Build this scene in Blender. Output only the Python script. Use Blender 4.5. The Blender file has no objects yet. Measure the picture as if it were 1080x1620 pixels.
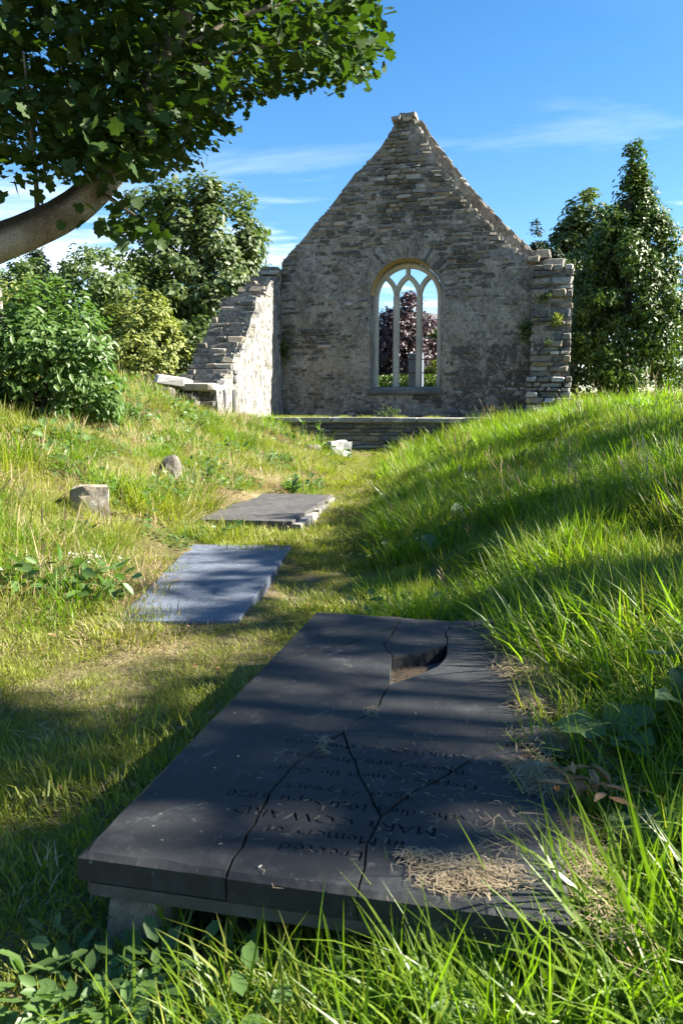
import bpy, bmesh, math, random
import numpy as np
from mathutils import Vector, Matrix, Euler
random.seed(7); rng = np.random.default_rng(7)
sc = bpy.context.scene
COL = sc.collection
R = math.radians

# ------------------------------------------------------------------ camera, sky, sun, exposure
cam = bpy.data.cameras.new('camera'); camo = bpy.data.objects.new('camera', cam); COL.objects.link(camo)
camo.location = (0, 0, 1.3); camo.rotation_euler = (R(90 - 7.57), 0, 0)
cam.sensor_fit = 'VERTICAL'; cam.sensor_height = 23.5; cam.lens = 23.5 * 1241 / 1620
cam.clip_start = 0.05; cam.clip_end = 2000
cam.dof.use_dof = True; cam.dof.focus_distance = 6.0; cam.dof.aperture_fstop = 5.6
sc.camera = camo
SUN_EL, SUN_AZ = 35.0, 92.5            # azimuth clockwise from +Y
s = Vector((math.cos(R(SUN_EL)) * math.sin(R(SUN_AZ)), math.cos(R(SUN_EL)) * math.cos(R(SUN_AZ)), math.sin(R(SUN_EL))))
sun = bpy.data.lights.new('sun', 'SUN'); sun.energy = 5.0; sun.angle = R(0.6); sun.color = (1.0, .93, .82)
suno = bpy.data.objects.new('sun', sun); COL.objects.link(suno); suno.rotation_euler = s.to_track_quat('Z', 'Y').to_euler()
world = bpy.data.worlds.new('World'); sc.world = world; world.use_nodes = True
wn = world.node_tree.nodes; wl = world.node_tree.links; wn.clear()
def wnode(t, **k):
    n = wn.new(t)
    for a, b in k.items(): setattr(n, a, b)
    return n
sky = wnode('ShaderNodeTexSky', sky_type='NISHITA', sun_disc=False, sun_elevation=R(SUN_EL), sun_rotation=R(SUN_AZ), altitude=50, air_density=1.0, dust_density=.35, ozone_density=2.6)
hs = wnode('ShaderNodeHueSaturation'); hs.inputs['Saturation'].default_value = 1.3
tc = wnode('ShaderNodeTexCoord'); sep = wnode('ShaderNodeSeparateXYZ')
wl.new(tc.outputs['Generated'], sep.inputs[0])
zadd = wnode('ShaderNodeMath', operation='ADD'); zadd.inputs[1].default_value = .12; wl.new(sep.outputs['Z'], zadd.inputs[0])
dx = wnode('ShaderNodeMath', operation='DIVIDE'); dy = wnode('ShaderNodeMath', operation='DIVIDE')
wl.new(sep.outputs['X'], dx.inputs[0]); wl.new(zadd.outputs[0], dx.inputs[1]); wl.new(sep.outputs['Y'], dy.inputs[0]); wl.new(zadd.outputs[0], dy.inputs[1])
cmb = wnode('ShaderNodeCombineXYZ'); wl.new(dx.outputs[0], cmb.inputs[0]); wl.new(dy.outputs[0], cmb.inputs[1])
mp = wnode('ShaderNodeMapping'); mp.inputs['Rotation'].default_value = (0, 0, R(-20)); mp.inputs['Scale'].default_value = (.42, 1.25, 1); mp.inputs['Location'].default_value = (9.7, 4.4, 0)
wl.new(cmb.outputs[0], mp.inputs[0])
nz = wnode('ShaderNodeTexNoise'); nz.inputs['Scale'].default_value = 1.25; nz.inputs['Detail'].default_value = 9; nz.inputs['Roughness'].default_value = .58; nz.inputs['Distortion'].default_value = .55
wl.new(mp.outputs[0], nz.inputs['Vector'])
mr = wnode('ShaderNodeMapRange'); mr.inputs['From Min'].default_value = .50; mr.inputs['From Max'].default_value = .76; wl.new(nz.outputs[0], mr.inputs[0])
low = wnode('ShaderNodeMapRange'); low.inputs['From Min'].default_value = .37; low.inputs['From Max'].default_value = .12; low.inputs['To Min'].default_value = .02; low.inputs['To Max'].default_value = 1.7
wl.new(sep.outputs['Z'], low.inputs[0])
cm = wnode('ShaderNodeMath', operation='MULTIPLY', use_clamp=True); wl.new(mr.outputs[0], cm.inputs[0]); wl.new(low.outputs[0], cm.inputs[1])
mix = wnode('ShaderNodeMix', data_type='RGBA'); wl.new(cm.outputs[0], mix.inputs['Factor'])
wl.new(sky.outputs[0], hs.inputs['Color']); wl.new(hs.outputs[0], mix.inputs[6]); mix.inputs[7].default_value = (7.6, 8.0, 8.5, 1)
bg = wnode('ShaderNodeBackground'); bg.inputs['Strength'].default_value = .05; wl.new(mix.outputs[2], bg.inputs['Color'])
wo = wnode('ShaderNodeOutputWorld'); wl.new(bg.outputs[0], wo.inputs['Surface'])
sc.view_settings.view_transform = 'Standard'; sc.view_settings.look = 'None'; sc.view_settings.gamma = 1; sc.view_settings.exposure = 2.35
sc.view_settings.use_curve_mapping = False
sc.render.engine = 'CYCLES'; sc.cycles.use_denoising = True; sc.cycles.max_bounces = 5; sc.cycles.diffuse_bounces = 3; sc.cycles.glossy_bounces = 2; sc.cycles.transmission_bounces = 3
sc.cycles.sample_clamp_indirect = 6

# ------------------------------------------------------------------ numeric helpers
def vnoise(p, seed=0):
    """value noise, p (n,3) -> 0..1"""
    p = np.asarray(p, float); i = np.floor(p).astype(np.int64); f = p - i; f = f * f * (3 - 2 * f)
    def h(a, b, c):
        n = (a * 374761393 + b * 668265263 + c * 2147483647 + seed * 974711) & 0xffffffff
        n = ((n ^ (n >> 13)) * 1274126177) & 0xffffffff
        return ((n ^ (n >> 16)) & 0xffff) / 65535.0
    out = 0
    for dx_ in (0, 1):
        for dy_ in (0, 1):
            for dz_ in (0, 1):
                w = (f[:, 0] if dx_ else 1 - f[:, 0]) * (f[:, 1] if dy_ else 1 - f[:, 1]) * (f[:, 2] if dz_ else 1 - f[:, 2])
                out = out + w * h(i[:, 0] + dx_, i[:, 1] + dy_, i[:, 2] + dz_)
    return out
def fbm(p, oct=4, seed=0):
    p = np.asarray(p, float); a, s_, t = 1.0, 0, 0
    for k in range(oct):
        s_ = s_ + a * vnoise(p * 2 ** k + 17.3 * k, seed + k); t += a; a *= .5
    return s_ / t
def p3(x, y, z=0): return np.stack([np.broadcast_to(np.asarray(v, float), np.broadcast(x, y, z).shape).ravel() for v in (x, y, z)], 1)

def mesh_np(name, V, F, mat=None, tint=None, smooth=False):
    """V (n,3); F (m,k) array of equal polygons, or list of such arrays"""
    Fs = F if isinstance(F, list) else [F]
    me = bpy.data.meshes.new(name)
    V = np.asarray(V, np.float32); me.vertices.add(len(V)); me.vertices.foreach_set('co', V.ravel())
    loops = np.concatenate([np.asarray(f, np.int32).ravel() for f in Fs])
    tot = np.concatenate([np.full(len(f), np.asarray(f).shape[1], np.int32) for f in Fs])
    st = np.concatenate([[0], np.cumsum(tot)[:-1]]).astype(np.int32)
    me.loops.add(len(loops)); me.loops.foreach_set('vertex_index', loops)
    me.polygons.add(len(tot)); me.polygons.foreach_set('loop_start', st)
    me.update(calc_edges=True); me.validate()
    if tint is not None:
        a = me.attributes.new('tint', 'FLOAT', 'POINT'); a.data.foreach_set('value', np.asarray(tint, np.float32))
    if smooth: me.polygons.foreach_set('use_smooth', np.ones(len(me.polygons), bool))
    if mat: me.materials.append(mat)
    return me
def link(name, me, parent=None, loc=None, rot=None, scale=None):
    o = bpy.data.objects.new(name, me); COL.objects.link(o)
    if parent: o.parent = parent
    if loc is not None: o.location = loc
    if rot is not None: o.rotation_euler = rot
    if scale is not None: o.scale = scale
    return o
def tag(o, label=None, cat=None, group=None, kind=None):
    for k, v in (('label', label), ('category', cat), ('group', group), ('kind', kind)):
        if v: o[k] = v
    return o
def empty(name, loc=(0, 0, 0), rz=0):
    return link(name, None, loc=loc, rot=(0, 0, rz))
def from_bm(name, bm, mat=None, smooth=False):
    me = bpy.data.meshes.new(name); bm.to_mesh(me); bm.free()
    if mat: me.materials.append(mat)
    if smooth: me.polygons.foreach_set('use_smooth', np.ones(len(me.polygons), bool))
    return me

# ------------------------------------------------------------------ materials
class NT:
    def __init__(s, name):
        s.m = bpy.data.materials.new(name); s.m.use_nodes = True; s.t = s.m.node_tree; s.n = s.t.nodes; s.n.clear()
        s.out = s.n.new('ShaderNodeOutputMaterial'); s.tc = s.n.new('ShaderNodeTexCoord')
    def new(s, t, **k):
        n = s.n.new(t)
        for a, b in k.items():
            if a in n.bl_rna.properties: setattr(n, a, b)
        return n
    def l(s, a, b): s.t.links.new(a, b)
    def noise(s, scale, detail=4, rough=.55, co='Object', dist=0, stretch=None):
        n = s.new('ShaderNodeTexNoise'); n.inputs['Scale'].default_value = scale; n.inputs['Detail'].default_value = detail
        n.inputs['Roughness'].default_value = rough; n.inputs['Distortion'].default_value = dist
        src = s.tc.outputs[co] if isinstance(co, str) else co
        if stretch:
            m = s.new('ShaderNodeMapping'); m.inputs['Scale'].default_value = stretch; s.l(src, m.inputs[0]); src = m.outputs[0]
        s.l(src, n.inputs['Vector']); return n.outputs[0]
    def ramp(s, fac, stops):
        r = s.new('ShaderNodeValToRGB'); e = r.color_ramp.elements
        while len(e) < len(stops): e.new(.5)
        for k, (p, c) in enumerate(stops): e[k].position = p; e[k].color = (*c, 1) if len(c) == 3 else c
        s.l(fac, r.inputs[0]); return r.outputs[0]
    def mixc(s, fac, a, b, mode='MIX'):
        m = s.new('ShaderNodeMix', data_type='RGBA', blend_type=mode)
        for i, v in ((0, fac), (6, a), (7, b)):
            if hasattr(v, 'links'): s.l(v, m.inputs[i])
            elif isinstance(v, (int, float)): m.inputs[i].default_value = v
            else: m.inputs[i].default_value = (*v, 1)
        return m.outputs[2]
    def rng(s, fac, a, b, c=0., d=1.):
        m = s.new('ShaderNodeMapRange')
        for i, v in enumerate((a, b, c, d)): m.inputs[1 + i].default_value = v
        s.l(fac, m.inputs[0]); return m.outputs[0]
    def math(s, op, a, b):
        m = s.new('ShaderNodeMath', operation=op)
        for i, v in enumerate((a, b)):
            if hasattr(v, 'links'): s.l(v, m.inputs[i])
            else: m.inputs[i].default_value = v
        return m.outputs[0]
    def bump(s, h, strength=.5, dist=.02, prev=None):
        b = s.new('ShaderNodeBump'); b.inputs['Strength'].default_value = strength; b.inputs['Distance'].default_value = dist
        s.l(h, b.inputs['Height'])
        if prev: s.l(prev, b.inputs['Normal'])
        return b.outputs[0]
    def pbr(s, col, rough=.8, normal=None, spec=.35):
        b = s.new('ShaderNodeBsdfPrincipled')
        if hasattr(col, 'links'): s.l(col, b.inputs['Base Color'])
        else: b.inputs['Base Color'].default_value = (*col, 1)
        if hasattr(rough, 'links'): s.l(rough, b.inputs['Roughness'])
        else: b.inputs['Roughness'].default_value = rough
        b.inputs['Specular IOR Level'].default_value = spec
        if normal: s.l(normal, b.inputs['Normal'])
        return b.outputs[0]
    def done(s, sh): s.l(sh, s.out.inputs['Surface']); return s.m

def mat_rock(name, cols, scale=3, rough=.9, bump=.6, bd=.02, lichen=None, rand=.35, co='Object', spec=.25):
    t = NT(name); oi = t.new('ShaderNodeObjectInfo')
    n1 = t.noise(scale, 6, .62, co); n2 = t.noise(scale * 9, 5, .6, co); n3 = t.noise(scale * .35, 3, .5, co)
    f = t.math('ADD', t.math('MULTIPLY', n1, .65), t.math('MULTIPLY', n3, .35))
    f = t.math('ADD', f, t.math('MULTIPLY', t.math('SUBTRACT', oi.outputs['Random'], .5), rand))
    k = len(cols); c = t.ramp(f, [(.3 + .42 * i / max(1, k - 1), cc) for i, cc in enumerate(cols)])
    c = t.mixc(t.rng(n2, .35, .75, 0, .55), c, t.mixc(1, c, (.35, .35, .35), 'MULTIPLY'))
    if lichen:
        m = t.rng(t.noise(scale * 2.3, 6, .7, co, .4), .56, .68, 0, .8); c = t.mixc(m, c, lichen)
    nb = t.bump(n2, bump, bd * .5, t.bump(n1, bump, bd))
    return t.done(t.pbr(c, rough, nb, spec))

def mat_leaf(name, a, b, trans=.45, tcol=None, rough=.45, spec=.4, objr=.5, bscale=0):
    t = NT(name); at = t.new('ShaderNodeAttribute', attribute_name='tint'); oi = t.new('ShaderNodeObjectInfo')
    f = t.math('ADD', t.math('MULTIPLY', at.outputs['Fac'], 1 - objr), t.math('MULTIPLY', oi.outputs['Random'], objr))
    c = t.mixc(f, a, b)
    nb = t.bump(t.noise(bscale, 4, .6, 'Object', 1.2), .7, .012 if bscale < 20 else .004) if bscale else None
    p = t.pbr(c, rough, nb, spec)
    tr = t.new('ShaderNodeBsdfTranslucent')
    if tcol is None: tcol = (1.5, 1.7, .75)
    tc_ = t.mixc(1, c, tcol, 'MULTIPLY'); t.l(tc_, tr.inputs[0])
    m = t.new('ShaderNodeMixShader'); m.inputs[0].default_value = trans; t.l(p, m.inputs[1]); t.l(tr.outputs[0], m.inputs[2])
    return t.done(m.outputs[0])

M = {}
M['grass'] = mat_leaf('grass_green', (.065, .130, .008), (.17, .25, .018), .5, (1.5, 1.75, .45), objr=.5, rough=.4)
M['lawn'] = mat_leaf('lawn_green', (.11, .15, .014), (.26, .275, .045), .44, (1.5, 1.6, .55), objr=.6, rough=.5)
M['straw'] = mat_leaf('dry_straw', (.22, .16, .075), (.42, .34, .19), .25, (1.1, 1, .8), rough=.6, objr=.5)
M['cut'] = mat_leaf('grey_cuttings', (.13, .095, .05), (.46, .37, .24), .15, (1, .95, .85), rough=.7, objr=.3)
M['maple'] = mat_leaf('sycamore_leaf', (.016, .038, .008), (.040, .072, .014), .28, (2.0, 2.2, .5), spec=.2, rough=.5, objr=.35)
M['elder'] = mat_leaf('elder_leaf', (.042, .090, .020), (.095, .16, .04), .35, spec=.35, rough=.42, objr=.2)
M['holly'] = mat_leaf('holly_leaf', (.030, .060, .010), (.085, .13, .022), .25, rough=.42, spec=.25, objr=0)
M['oak'] = mat_leaf('broadleaf_far', (.035, .065, .018), (.11, .145, .04), .3, rough=.5, objr=0)
M['yellowbush'] = mat_leaf('yellow_green_leaf', (.09, .12, .02), (.22, .24, .05), .3, rough=.6, objr=0)
M['midbush'] = mat_leaf('mid_green_leaf', (.04, .075, .018), (.10, .14, .035), .3, rough=.55, objr=0)
M['conifer'] = mat_leaf('conifer_needles', (.012, .028, .014), (.03, .055, .022), .1, rough=.6, objr=0)
M['purple'] = mat_leaf('purple_leaf', (.018, .010, .012), (.062, .036, .040), .22, (1.5, 1.0, 1.0), rough=.4, objr=0)
M['bracken'] = mat_leaf('dead_bracken', (.09, .045, .025), (.20, .12, .07), .15, (1, .9, .8), rough=.7, objr=0)
M['weed'] = mat_leaf('weed_leaf', (.05, .10, .025), (.10, .17, .045), .35, rough=.45, objr=.4)
M['dock'] = mat_leaf('dock_leaf', (.05, .105, .03), (.10, .17, .05), .35, rough=.4, objr=.4, bscale=9)
M['deadleaf'] = mat_leaf('dead_leaf', (.20, .08, .025), (.42, .26, .13), .25, (1.2, .9, .6), rough=.6, objr=.2)
M['paleleaf'] = mat_leaf('pale_dry_leaf', (.40, .33, .24), (.65, .58, .48), .15, (1, .9, .8), rough=.6, objr=.2)
M['whiteflower'] = mat_leaf('white_flower', (.55, .53, .45), (.75, .73, .66), .2, (1, 1, .9), rough=.7, objr=.2)
M['bark'] = mat_rock('bark_far', [(.035, .028, .022), (.10, .085, .065), (.17, .15, .12)], 3, .95, .8, .03, None, .1)
M['stone'] = mat_rock('rubble_stone', [(.085, .08, .07), (.14, .128, .107), (.19, .17, .138), (.25, .215, .165)], 2.6, .92, .8, .02, (.42, .42, .38), .5)
M['slate'] = mat_rock('dark_slate', [(.045, .047, .05), (.09, .092, .094), (.15, .15, .145)], 3, .75, .5, .012, None, .3)
M['capstone'] = mat_rock('cap_stone', [(.15, .145, .13), (.25, .24, .215), (.36, .34, .30)], 2.2, .9, .8, .02, (.5, .5, .46), .4)
M['sandstone'] = mat_rock('ochre_sandstone', [(.24, .16, .065), (.36, .26, .11), (.42, .34, .19)], 3, .9, .6, .012, None, .2)
M['tracery'] = mat_rock('tracery_stone', [(.33, .31, .26), (.43, .41, .35), (.52, .49, .43)], 4, .85, .4, .008, None, .1)
M['pale'] = mat_rock('pale_stone', [(.28, .28, .27), (.42, .41, .39), (.55, .54, .51)], 4, .9, .7, .015, (.6, .6, .57), .2)
M['brown'] = mat_rock('brown_soil_pit', [(.04, .03, .02), (.08, .06, .04), (.13, .10, .07)], 8, 1, .8, .02, None, 0)
M['iron'] = mat_rock('rusty_iron', [(.03, .02, .015), (.08, .045, .03)], 20, .7, .3, .003, None, 0)

def m_plaster():
    t = NT('gable_plaster'); co = t.tc.outputs['Object']
    n1 = t.noise(1.1, 7, .62); n2 = t.noise(5.5, 6, .68, dist=.3); n3 = t.noise(28, 5, .65); n4 = t.noise(.45, 4, .55)
    c = t.ramp(t.math('ADD', t.math('MULTIPLY', n1, .6), t.math('MULTIPLY', n2, .4)), [(.32, (.065, .06, .052)), (.45, (.15, .14, .12)), (.55, (.225, .21, .18)), (.68, (.35, .33, .285))])
    c = t.mixc(t.rng(n4, .47, .62, 0, .35), c, (.21, .17, .12))
    # black grime low on the wall beside the window, with an uneven edge
    sp = t.new('ShaderNodeSeparateXYZ'); wv = t.new('ShaderNodeVectorMath', operation='ADD'); t.l(co, wv.inputs[0])
    nv = t.new('ShaderNodeTexNoise'); nv.inputs['Scale'].default_value = 4; t.l(co, nv.inputs['Vector'])
    sv = t.new('ShaderNodeVectorMath', operation='SCALE'); sv.inputs['Scale'].default_value = .35; t.l(nv.outputs['Color'], sv.inputs[0]); t.l(sv.outputs[0], wv.inputs[1]); t.l(wv.outputs[0], sp.inputs[0])
    g = t.math('MULTIPLY', t.rng(sp.outputs[0], 4.15, 4.25), t.rng(sp.outputs[2], 2.95, 2.82))
    c = t.mixc(t.math('MULTIPLY', g, t.rng(n2, .3, .6, .55, .8)), c, (.045, .042, .038))
    n5 = t.noise(12, 6, .72, dist=.5); c = t.mixc(t.rng(t.noise(2.4, 5, .65), .50, .62, 0, .6), c, (.36, .345, .305)); c = t.mixc(t.rng(n5, .46, .36, 0, .7), c, (.33, .315, .285)); c = t.mixc(t.rng(n5, .53, .66, 0, .85), c, (.05, .046, .04)); c = t.mixc(t.rng(n3, .55, .66, 0, .75), c, (.05, .046, .04))
    c = t.mixc(t.rng(t.noise(13, 4, .7), .58, .68, 0, .65), c, (.40, .385, .35))
    nb = t.bump(n3, .8, .014, t.bump(n5, .9, .035, t.bump(n2, .8, .03)))
    return t.done(t.pbr(c, .95, nb, .15))
M['plaster'] = m_plaster()
def m_white():
    t = NT('flaking_whitewash')
    n1 = t.noise(2.2, 6, .6); n2 = t.noise(10, 6, .75, stretch=(1, 1, .6)); n3 = t.noise(26, 4, .65)
    c = t.ramp(n1, [(.32, (.14, .135, .12)), (.5, (.25, .245, .22)), (.7, (.34, .33, .31))])
    c = t.mixc(t.rng(n2, .50, .59, 0, .9), c, (.05, .046, .04))
    c = t.mixc(t.rng(n3, .54, .62, 0, .85), c, (.03, .028, .025))
    return t.done(t.pbr(c, .95, t.bump(n3, .7, .01, t.bump(n2, .8, .03)), .15))
M['white'] = m_white()
def m_soil():
    t = NT('turf_soil')
    n1 = t.noise(1.3, 6, .6); n2 = t.noise(18, 5, .7); n3 = t.noise(70, 3, .6)
    c = t.ramp(n1, [(.3, (.06, .065, .02)), (.5, (.14, .12, .055)), (.68, (.30, .23, .13))])
    c = t.mixc(t.rng(n2, .45, .7, 0, .7), c, (.26, .21, .12)); c = t.mixc(t.rng(n3, .5, .7, 0, .6), c, (.03, .025, .015))
    return t.done(t.pbr(c, 1, t.bump(n3, .8, .02, t.bump(n2, .8, .04)), .1))
M['soil'] = m_soil()
def m_ledger(name, c0, c1, speck=None, rough=.55, sc_=1., spec=.4):
    t = NT(name)
    n1 = t.noise(2.2 * sc_, 6, .6); n2 = t.noise(11 * sc_, 6, .7); n3 = t.noise(120, 3, .6); n4 = t.noise(45, 4, .7)
    c = t.mixc(t.rng(n1, .3, .7), c0, c1)
    c = t.mixc(t.rng(n2, .5, .72, 0, .35), c, tuple(min(1, v * 2.4) for v in c1))
    c = t.mixc(t.rng(n4, .66, .72, 0, .5), c, (.34, .33, .31)); c = t.mixc(t.rng(t.noise(5.5 * sc_, 7, .75, dist=.8), .60, .70, 0, .35), c, (.20, .20, .18)); c = t.mixc(t.rng(t.noise(30, 5, .7, stretch=(1, .12, 1)), .60, .72, 0, .3), c, tuple(v * 2.2 for v in c1))
    if speck:
        c = t.mixc(t.rng(n3, .5, .58, 0, .8), c, speck)
    return t.done(t.pbr(c, t.rng(n2, .3, .7, rough - .08, rough + .2), t.bump(n3, .25, .003, t.bump(n2, .25, .006)), spec))
M['ledger'] = m_ledger('black_slate_ledger', (.013, .0145, .016), (.032, .033, .033), None, .58, 1., .22)
M['ledger2'] = m_ledger('dark_slate_ledger', (.042, .041, .039), (.075, .071, .067), None, .65)
M['granite'] = m_ledger('blue_grey_granite', (.095, .115, .15), (.145, .165, .20), (.04, .047, .06), .6, 1.5, .25)
def m_limb():
    t = NT('sycamore_bark')
    n1 = t.noise(2.5, 6, .6, stretch=(1, 1, 1)); n2 = t.noise(14, 6, .7); v = t.new('ShaderNodeTexVoronoi', feature='DISTANCE_TO_EDGE'); v.inputs['Scale'].default_value = 55; t.l(t.tc.outputs['Object'], v.inputs['Vector'])
    c = t.ramp(n1, [(.34, (.07, .055, .04)), (.48, (.18, .155, .12)), (.62, (.32, .31, .27))])
    c = t.mixc(t.rng(v.outputs['Distance'], .0, .12, .5, 0), c, (.05, .04, .032)); c = t.mixc(t.rng(n2, .58, .66, 0, .6), c, (.40, .42, .38))
    geo = t.new('ShaderNodeNewGeometry'); sp = t.new('ShaderNodeSeparateXYZ'); t.l(geo.outputs['Normal'], sp.inputs[0])
    c = t.mixc(t.math('MULTIPLY', t.rng(sp.outputs[2], -.1, .35), t.rng(n1, .3, .5, .4, .95)), c, (.035, .03, .018))   # moss and dirt lie on the upper side
    return t.done(t.pbr(c, .95, t.bump(v.outputs['Distance'], .6, .012, t.bump(n2, .6, .02)), .15))
M['limb'] = m_limb()

# ------------------------------------------------------------------ terrain
TH = R(12.5); CU = np.array([math.cos(TH), -math.sin(TH)]); CV = np.array([math.sin(TH), math.cos(TH)]); CO = np.array([-1.412, 19.0])
def church(u, v): return CO + u * CU + v * CV
CP = np.array([
 (-1.5,0,0),(-1,1.5,0),(-1.2,3,0),(-.8,4,0),(-.25,5,.02),(0,6.5,.05),(.05,8,.1),(.2,10,.15),(.35,12,.2),(.45,14,.3),(.45,15.7,.42),(1.2,15.4,.45),
 (-1.31,4.44,.06),(-1.33,6.6,.13),(-.48,6.5,.12),(-.6,4.4,.06),(-1.42,7.57,.17),(-.48,7.37,.12),(-.18,9.6,.14),(-1.13,10.3,.25),
 (-2.2,6.8,.42),(-2.04,9.4,.55),(-2.8,6.4,.52),(-3.5,10,1.12),(-3.4,14,1.48),(-2.6,12,.95),(-1.2,13,.5),(-3.6,15,1.55),(-2.5,15,1.2),(-1.7,15,.97),(-.5,15.2,.5),(0,15,.38),
 (-6,10,1.45),(-6,15,1.8),(-5,5,.9),(-3,3,.22),(-4,1.5,.4),(-6,0,.6),(-2.1,3.4,.04),(-2,2,0),(-1.8,4.8,.1),(-2.3,4.8,.2),(-3,18,1.5),(-6,20,1.7),
 (1.05,2.2,.30),(1.3,2.8,.38),(1.1,3.8,.32),(.55,1.3,.10),(0,1.1,.03),(1.0,1.2,.16),(2,1,.35),(2.2,5,.54),(3,7,.78),(4.5,10,1.0),(6.5,15,1.25),(3.7,14.8,1.07),(1.95,14.6,.56),(1.5,10,.45),(1.05,12,.26),
 (1.3,7.5,.45),(2.5,12,.80),(.9,5.5,.26),(.5,4.6,.10),(6,5,1.1),(6,0,.7),(5,17.5,1.2),(7,18,1.25),(9,10,1.4),(9,3,1.2),(-9,8,1.6),(-9,18,2.0),(2.2,16.5,.9),(3,17,1.0)], float)
def tps_fit(P, lam=.02):
    n = len(P); d = np.linalg.norm(P[:, None, :2] - P[None, :, :2], axis=2); K = np.where(d > 0, d * d * np.log(d + 1e-12), 0) + lam * np.eye(n)
    Q = np.c_[np.ones(n), P[:, :2]]; A = np.block([[K, Q], [Q.T, np.zeros((3, 3))]]); return np.linalg.solve(A, np.r_[P[:, 2], 0, 0, 0])
TW = tps_fit(CP)
def hgt(x, y):
    x = np.atleast_1d(np.asarray(x, float)); y = np.atleast_1d(np.asarray(y, float)); out = np.empty(len(x))
    for a in range(0, len(x), 20000):
        xx, yy = np.clip(x[a:a+20000], -9, 9), np.clip(y[a:a+20000], -1, 19)
        d = np.hypot(xx[:, None] - CP[None, :, 0], yy[:, None] - CP[None, :, 1])
        out[a:a+20000] = np.where(d > 0, d * d * np.log(d + 1e-12), 0) @ TW[:-3] + TW[-3] + TW[-2] * xx + TW[-1] * yy
    q = np.maximum(np.maximum(np.abs(x) - 9, 0), np.maximum(y - 19, np.maximum(-1 - y, 0)))
    w = np.clip(q / 12, 0, 1); w = w * w * (3 - 2 * w)
    far = 1.5 + .6 * np.clip((-x - 8) / 20, 0, 1)
    out = out * (1 - w) + far * w
    return out + .05 * (fbm(p3(x * 1.7, y * 1.7), 3, 5) - .5) + .02 * (fbm(p3(x * 7, y * 7), 2, 9) - .5)
def h1(x, y): return float(hgt(x, y)[0])
def axis(a, b, step, lo, hi, n):
    mid = np.arange(a, b + 1e-6, step); k = np.linspace(0, 1, n)[1:]
    return np.r_[(a + (lo - a) * k ** 2.5)[::-1], mid, b + (hi - b) * k ** 2.5]
gx, gy = axis(-5, 6, .11, -450, 450, 28), axis(.2, 16.5, .11, -300, 900, 30)
X, Y = np.meshgrid(gx, gy); nx, ny = len(gx), len(gy)
Z = hgt(X.ravel(), Y.ravel())
uu = (X.ravel() - CO[0]) * CU[0] + (Y.ravel() - CO[1]) * CU[1]; vv = (X.ravel() - CO[0]) * CV[0] + (Y.ravel() - CO[1]) * CV[1]
inside = (uu > -.2) & (uu < 5.9) & (vv > -2.35) & (vv < .5); Z[inside] = np.minimum(Z[inside], .95)
# soil pits by the ledger tomb corner
I = np.arange(nx * ny).reshape(ny, nx); F = np.stack([I[:-1, :-1], I[:-1, 1:], I[1:, 1:], I[1:, :-1]], -1).reshape(-1, 4)
tag(link('ground', mesh_np('ground', np.c_[X.ravel(), Y.ravel(), Z], F, M['soil'], smooth=True)), kind='structure')

# ------------------------------------------------------------------ generic shapes
def box_bm(bm, x0, x1, y0, y1, z0, z1, jit=0):
    vs = [bm.verts.new((x + random.uniform(-jit, jit), y + random.uniform(-jit, jit), z + random.uniform(-jit, jit))) for z in (z0, z1) for x, y in ((x0, y0), (x1, y0), (x1, y1), (x0, y1))]
    for f in ((3, 2, 1, 0), (4, 5, 6, 7), (0, 1, 5, 4), (1, 2, 6, 5), (2, 3, 7, 6), (3, 0, 4, 7)): bm.faces.new([vs[i] for i in f])
    return vs
def stone_mesh(name, mat, jit=.11, bev=.12):
    bm = bmesh.new(); box_bm(bm, -.5, .5, -.5, .5, -.5, .5, jit)
    bmesh.ops.bevel(bm, geom=list(bm.edges), offset=bev, segments=1, affect='EDGES', clamp_overlap=True)
    for v in bm.verts: v.co += Vector([random.uniform(-.025, .025) for _ in range(3)])
    return from_bm(name, bm, mat)
STONES = {k: [stone_mesh('stone_' + k, M[k]) for _ in range(10)] for k in ('stone', 'slate', 'capstone', 'pale')}
def stone(parent, kind, c, size, rz=0, ry=0, name='stone'):
    return link(name, random.choice(STONES[kind]), parent, c, (random.uniform(-.03, .03), ry + random.uniform(-.03, .03), rz + random.uniform(-.04, .04)), size)
def join_objs(name, objs, parent):
    """bake several stone objects into one mesh (kind stuff)"""
    Vs, Fs, off = [], {}, 0
    for o in objs:
        me = o.data; co = np.empty(len(me.vertices) * 3, np.float32); me.vertices.foreach_get('co', co); co = co.reshape(-1, 3)
        mtx = np.array(Matrix.LocRotScale(o.location, o.rotation_euler, o.scale))
        Vs.append(co @ mtx[:3, :3].T + mtx[:3, 3])
        for p in me.polygons: Fs.setdefault(len(p.vertices), []).append([i + off for i in p.vertices])
        off += len(co)
    mat = objs[0].data.materials[0]
    for o in objs: bpy.data.objects.remove(o)
    return tag(link(name, mesh_np(name, np.concatenate(Vs), [np.array(f) for f in Fs.values()], mat), parent), kind='stuff')
def tube(bm, pts, rad, n=10, noise=0, cap=True):
    pts = [Vector(p) for p in pts]; rings = []; ref = Vector((0.13, .97, .2))
    for i, p in enumerate(pts):
        t = (pts[min(i + 1, len(pts) - 1)] - pts[max(i - 1, 0)]).normalized(); a = t.cross(ref).normalized(); b = t.cross(a)
        rings.append([bm.verts.new(p + (a * math.cos(2 * math.pi * k / n) + b * math.sin(2 * math.pi * k / n)) * rad[i] * (1 + random.uniform(-noise, noise))) for k in range(n)])
    for r0, r1 in zip(rings, rings[1:]):
        for k in range(n): bm.faces.new((r0[k], r0[(k + 1) % n], r1[(k + 1) % n], r1[k]))
    if cap and len(rings[-1]) > 2: bm.faces.new(rings[-1]); bm.faces.new(rings[0][::-1])
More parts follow.
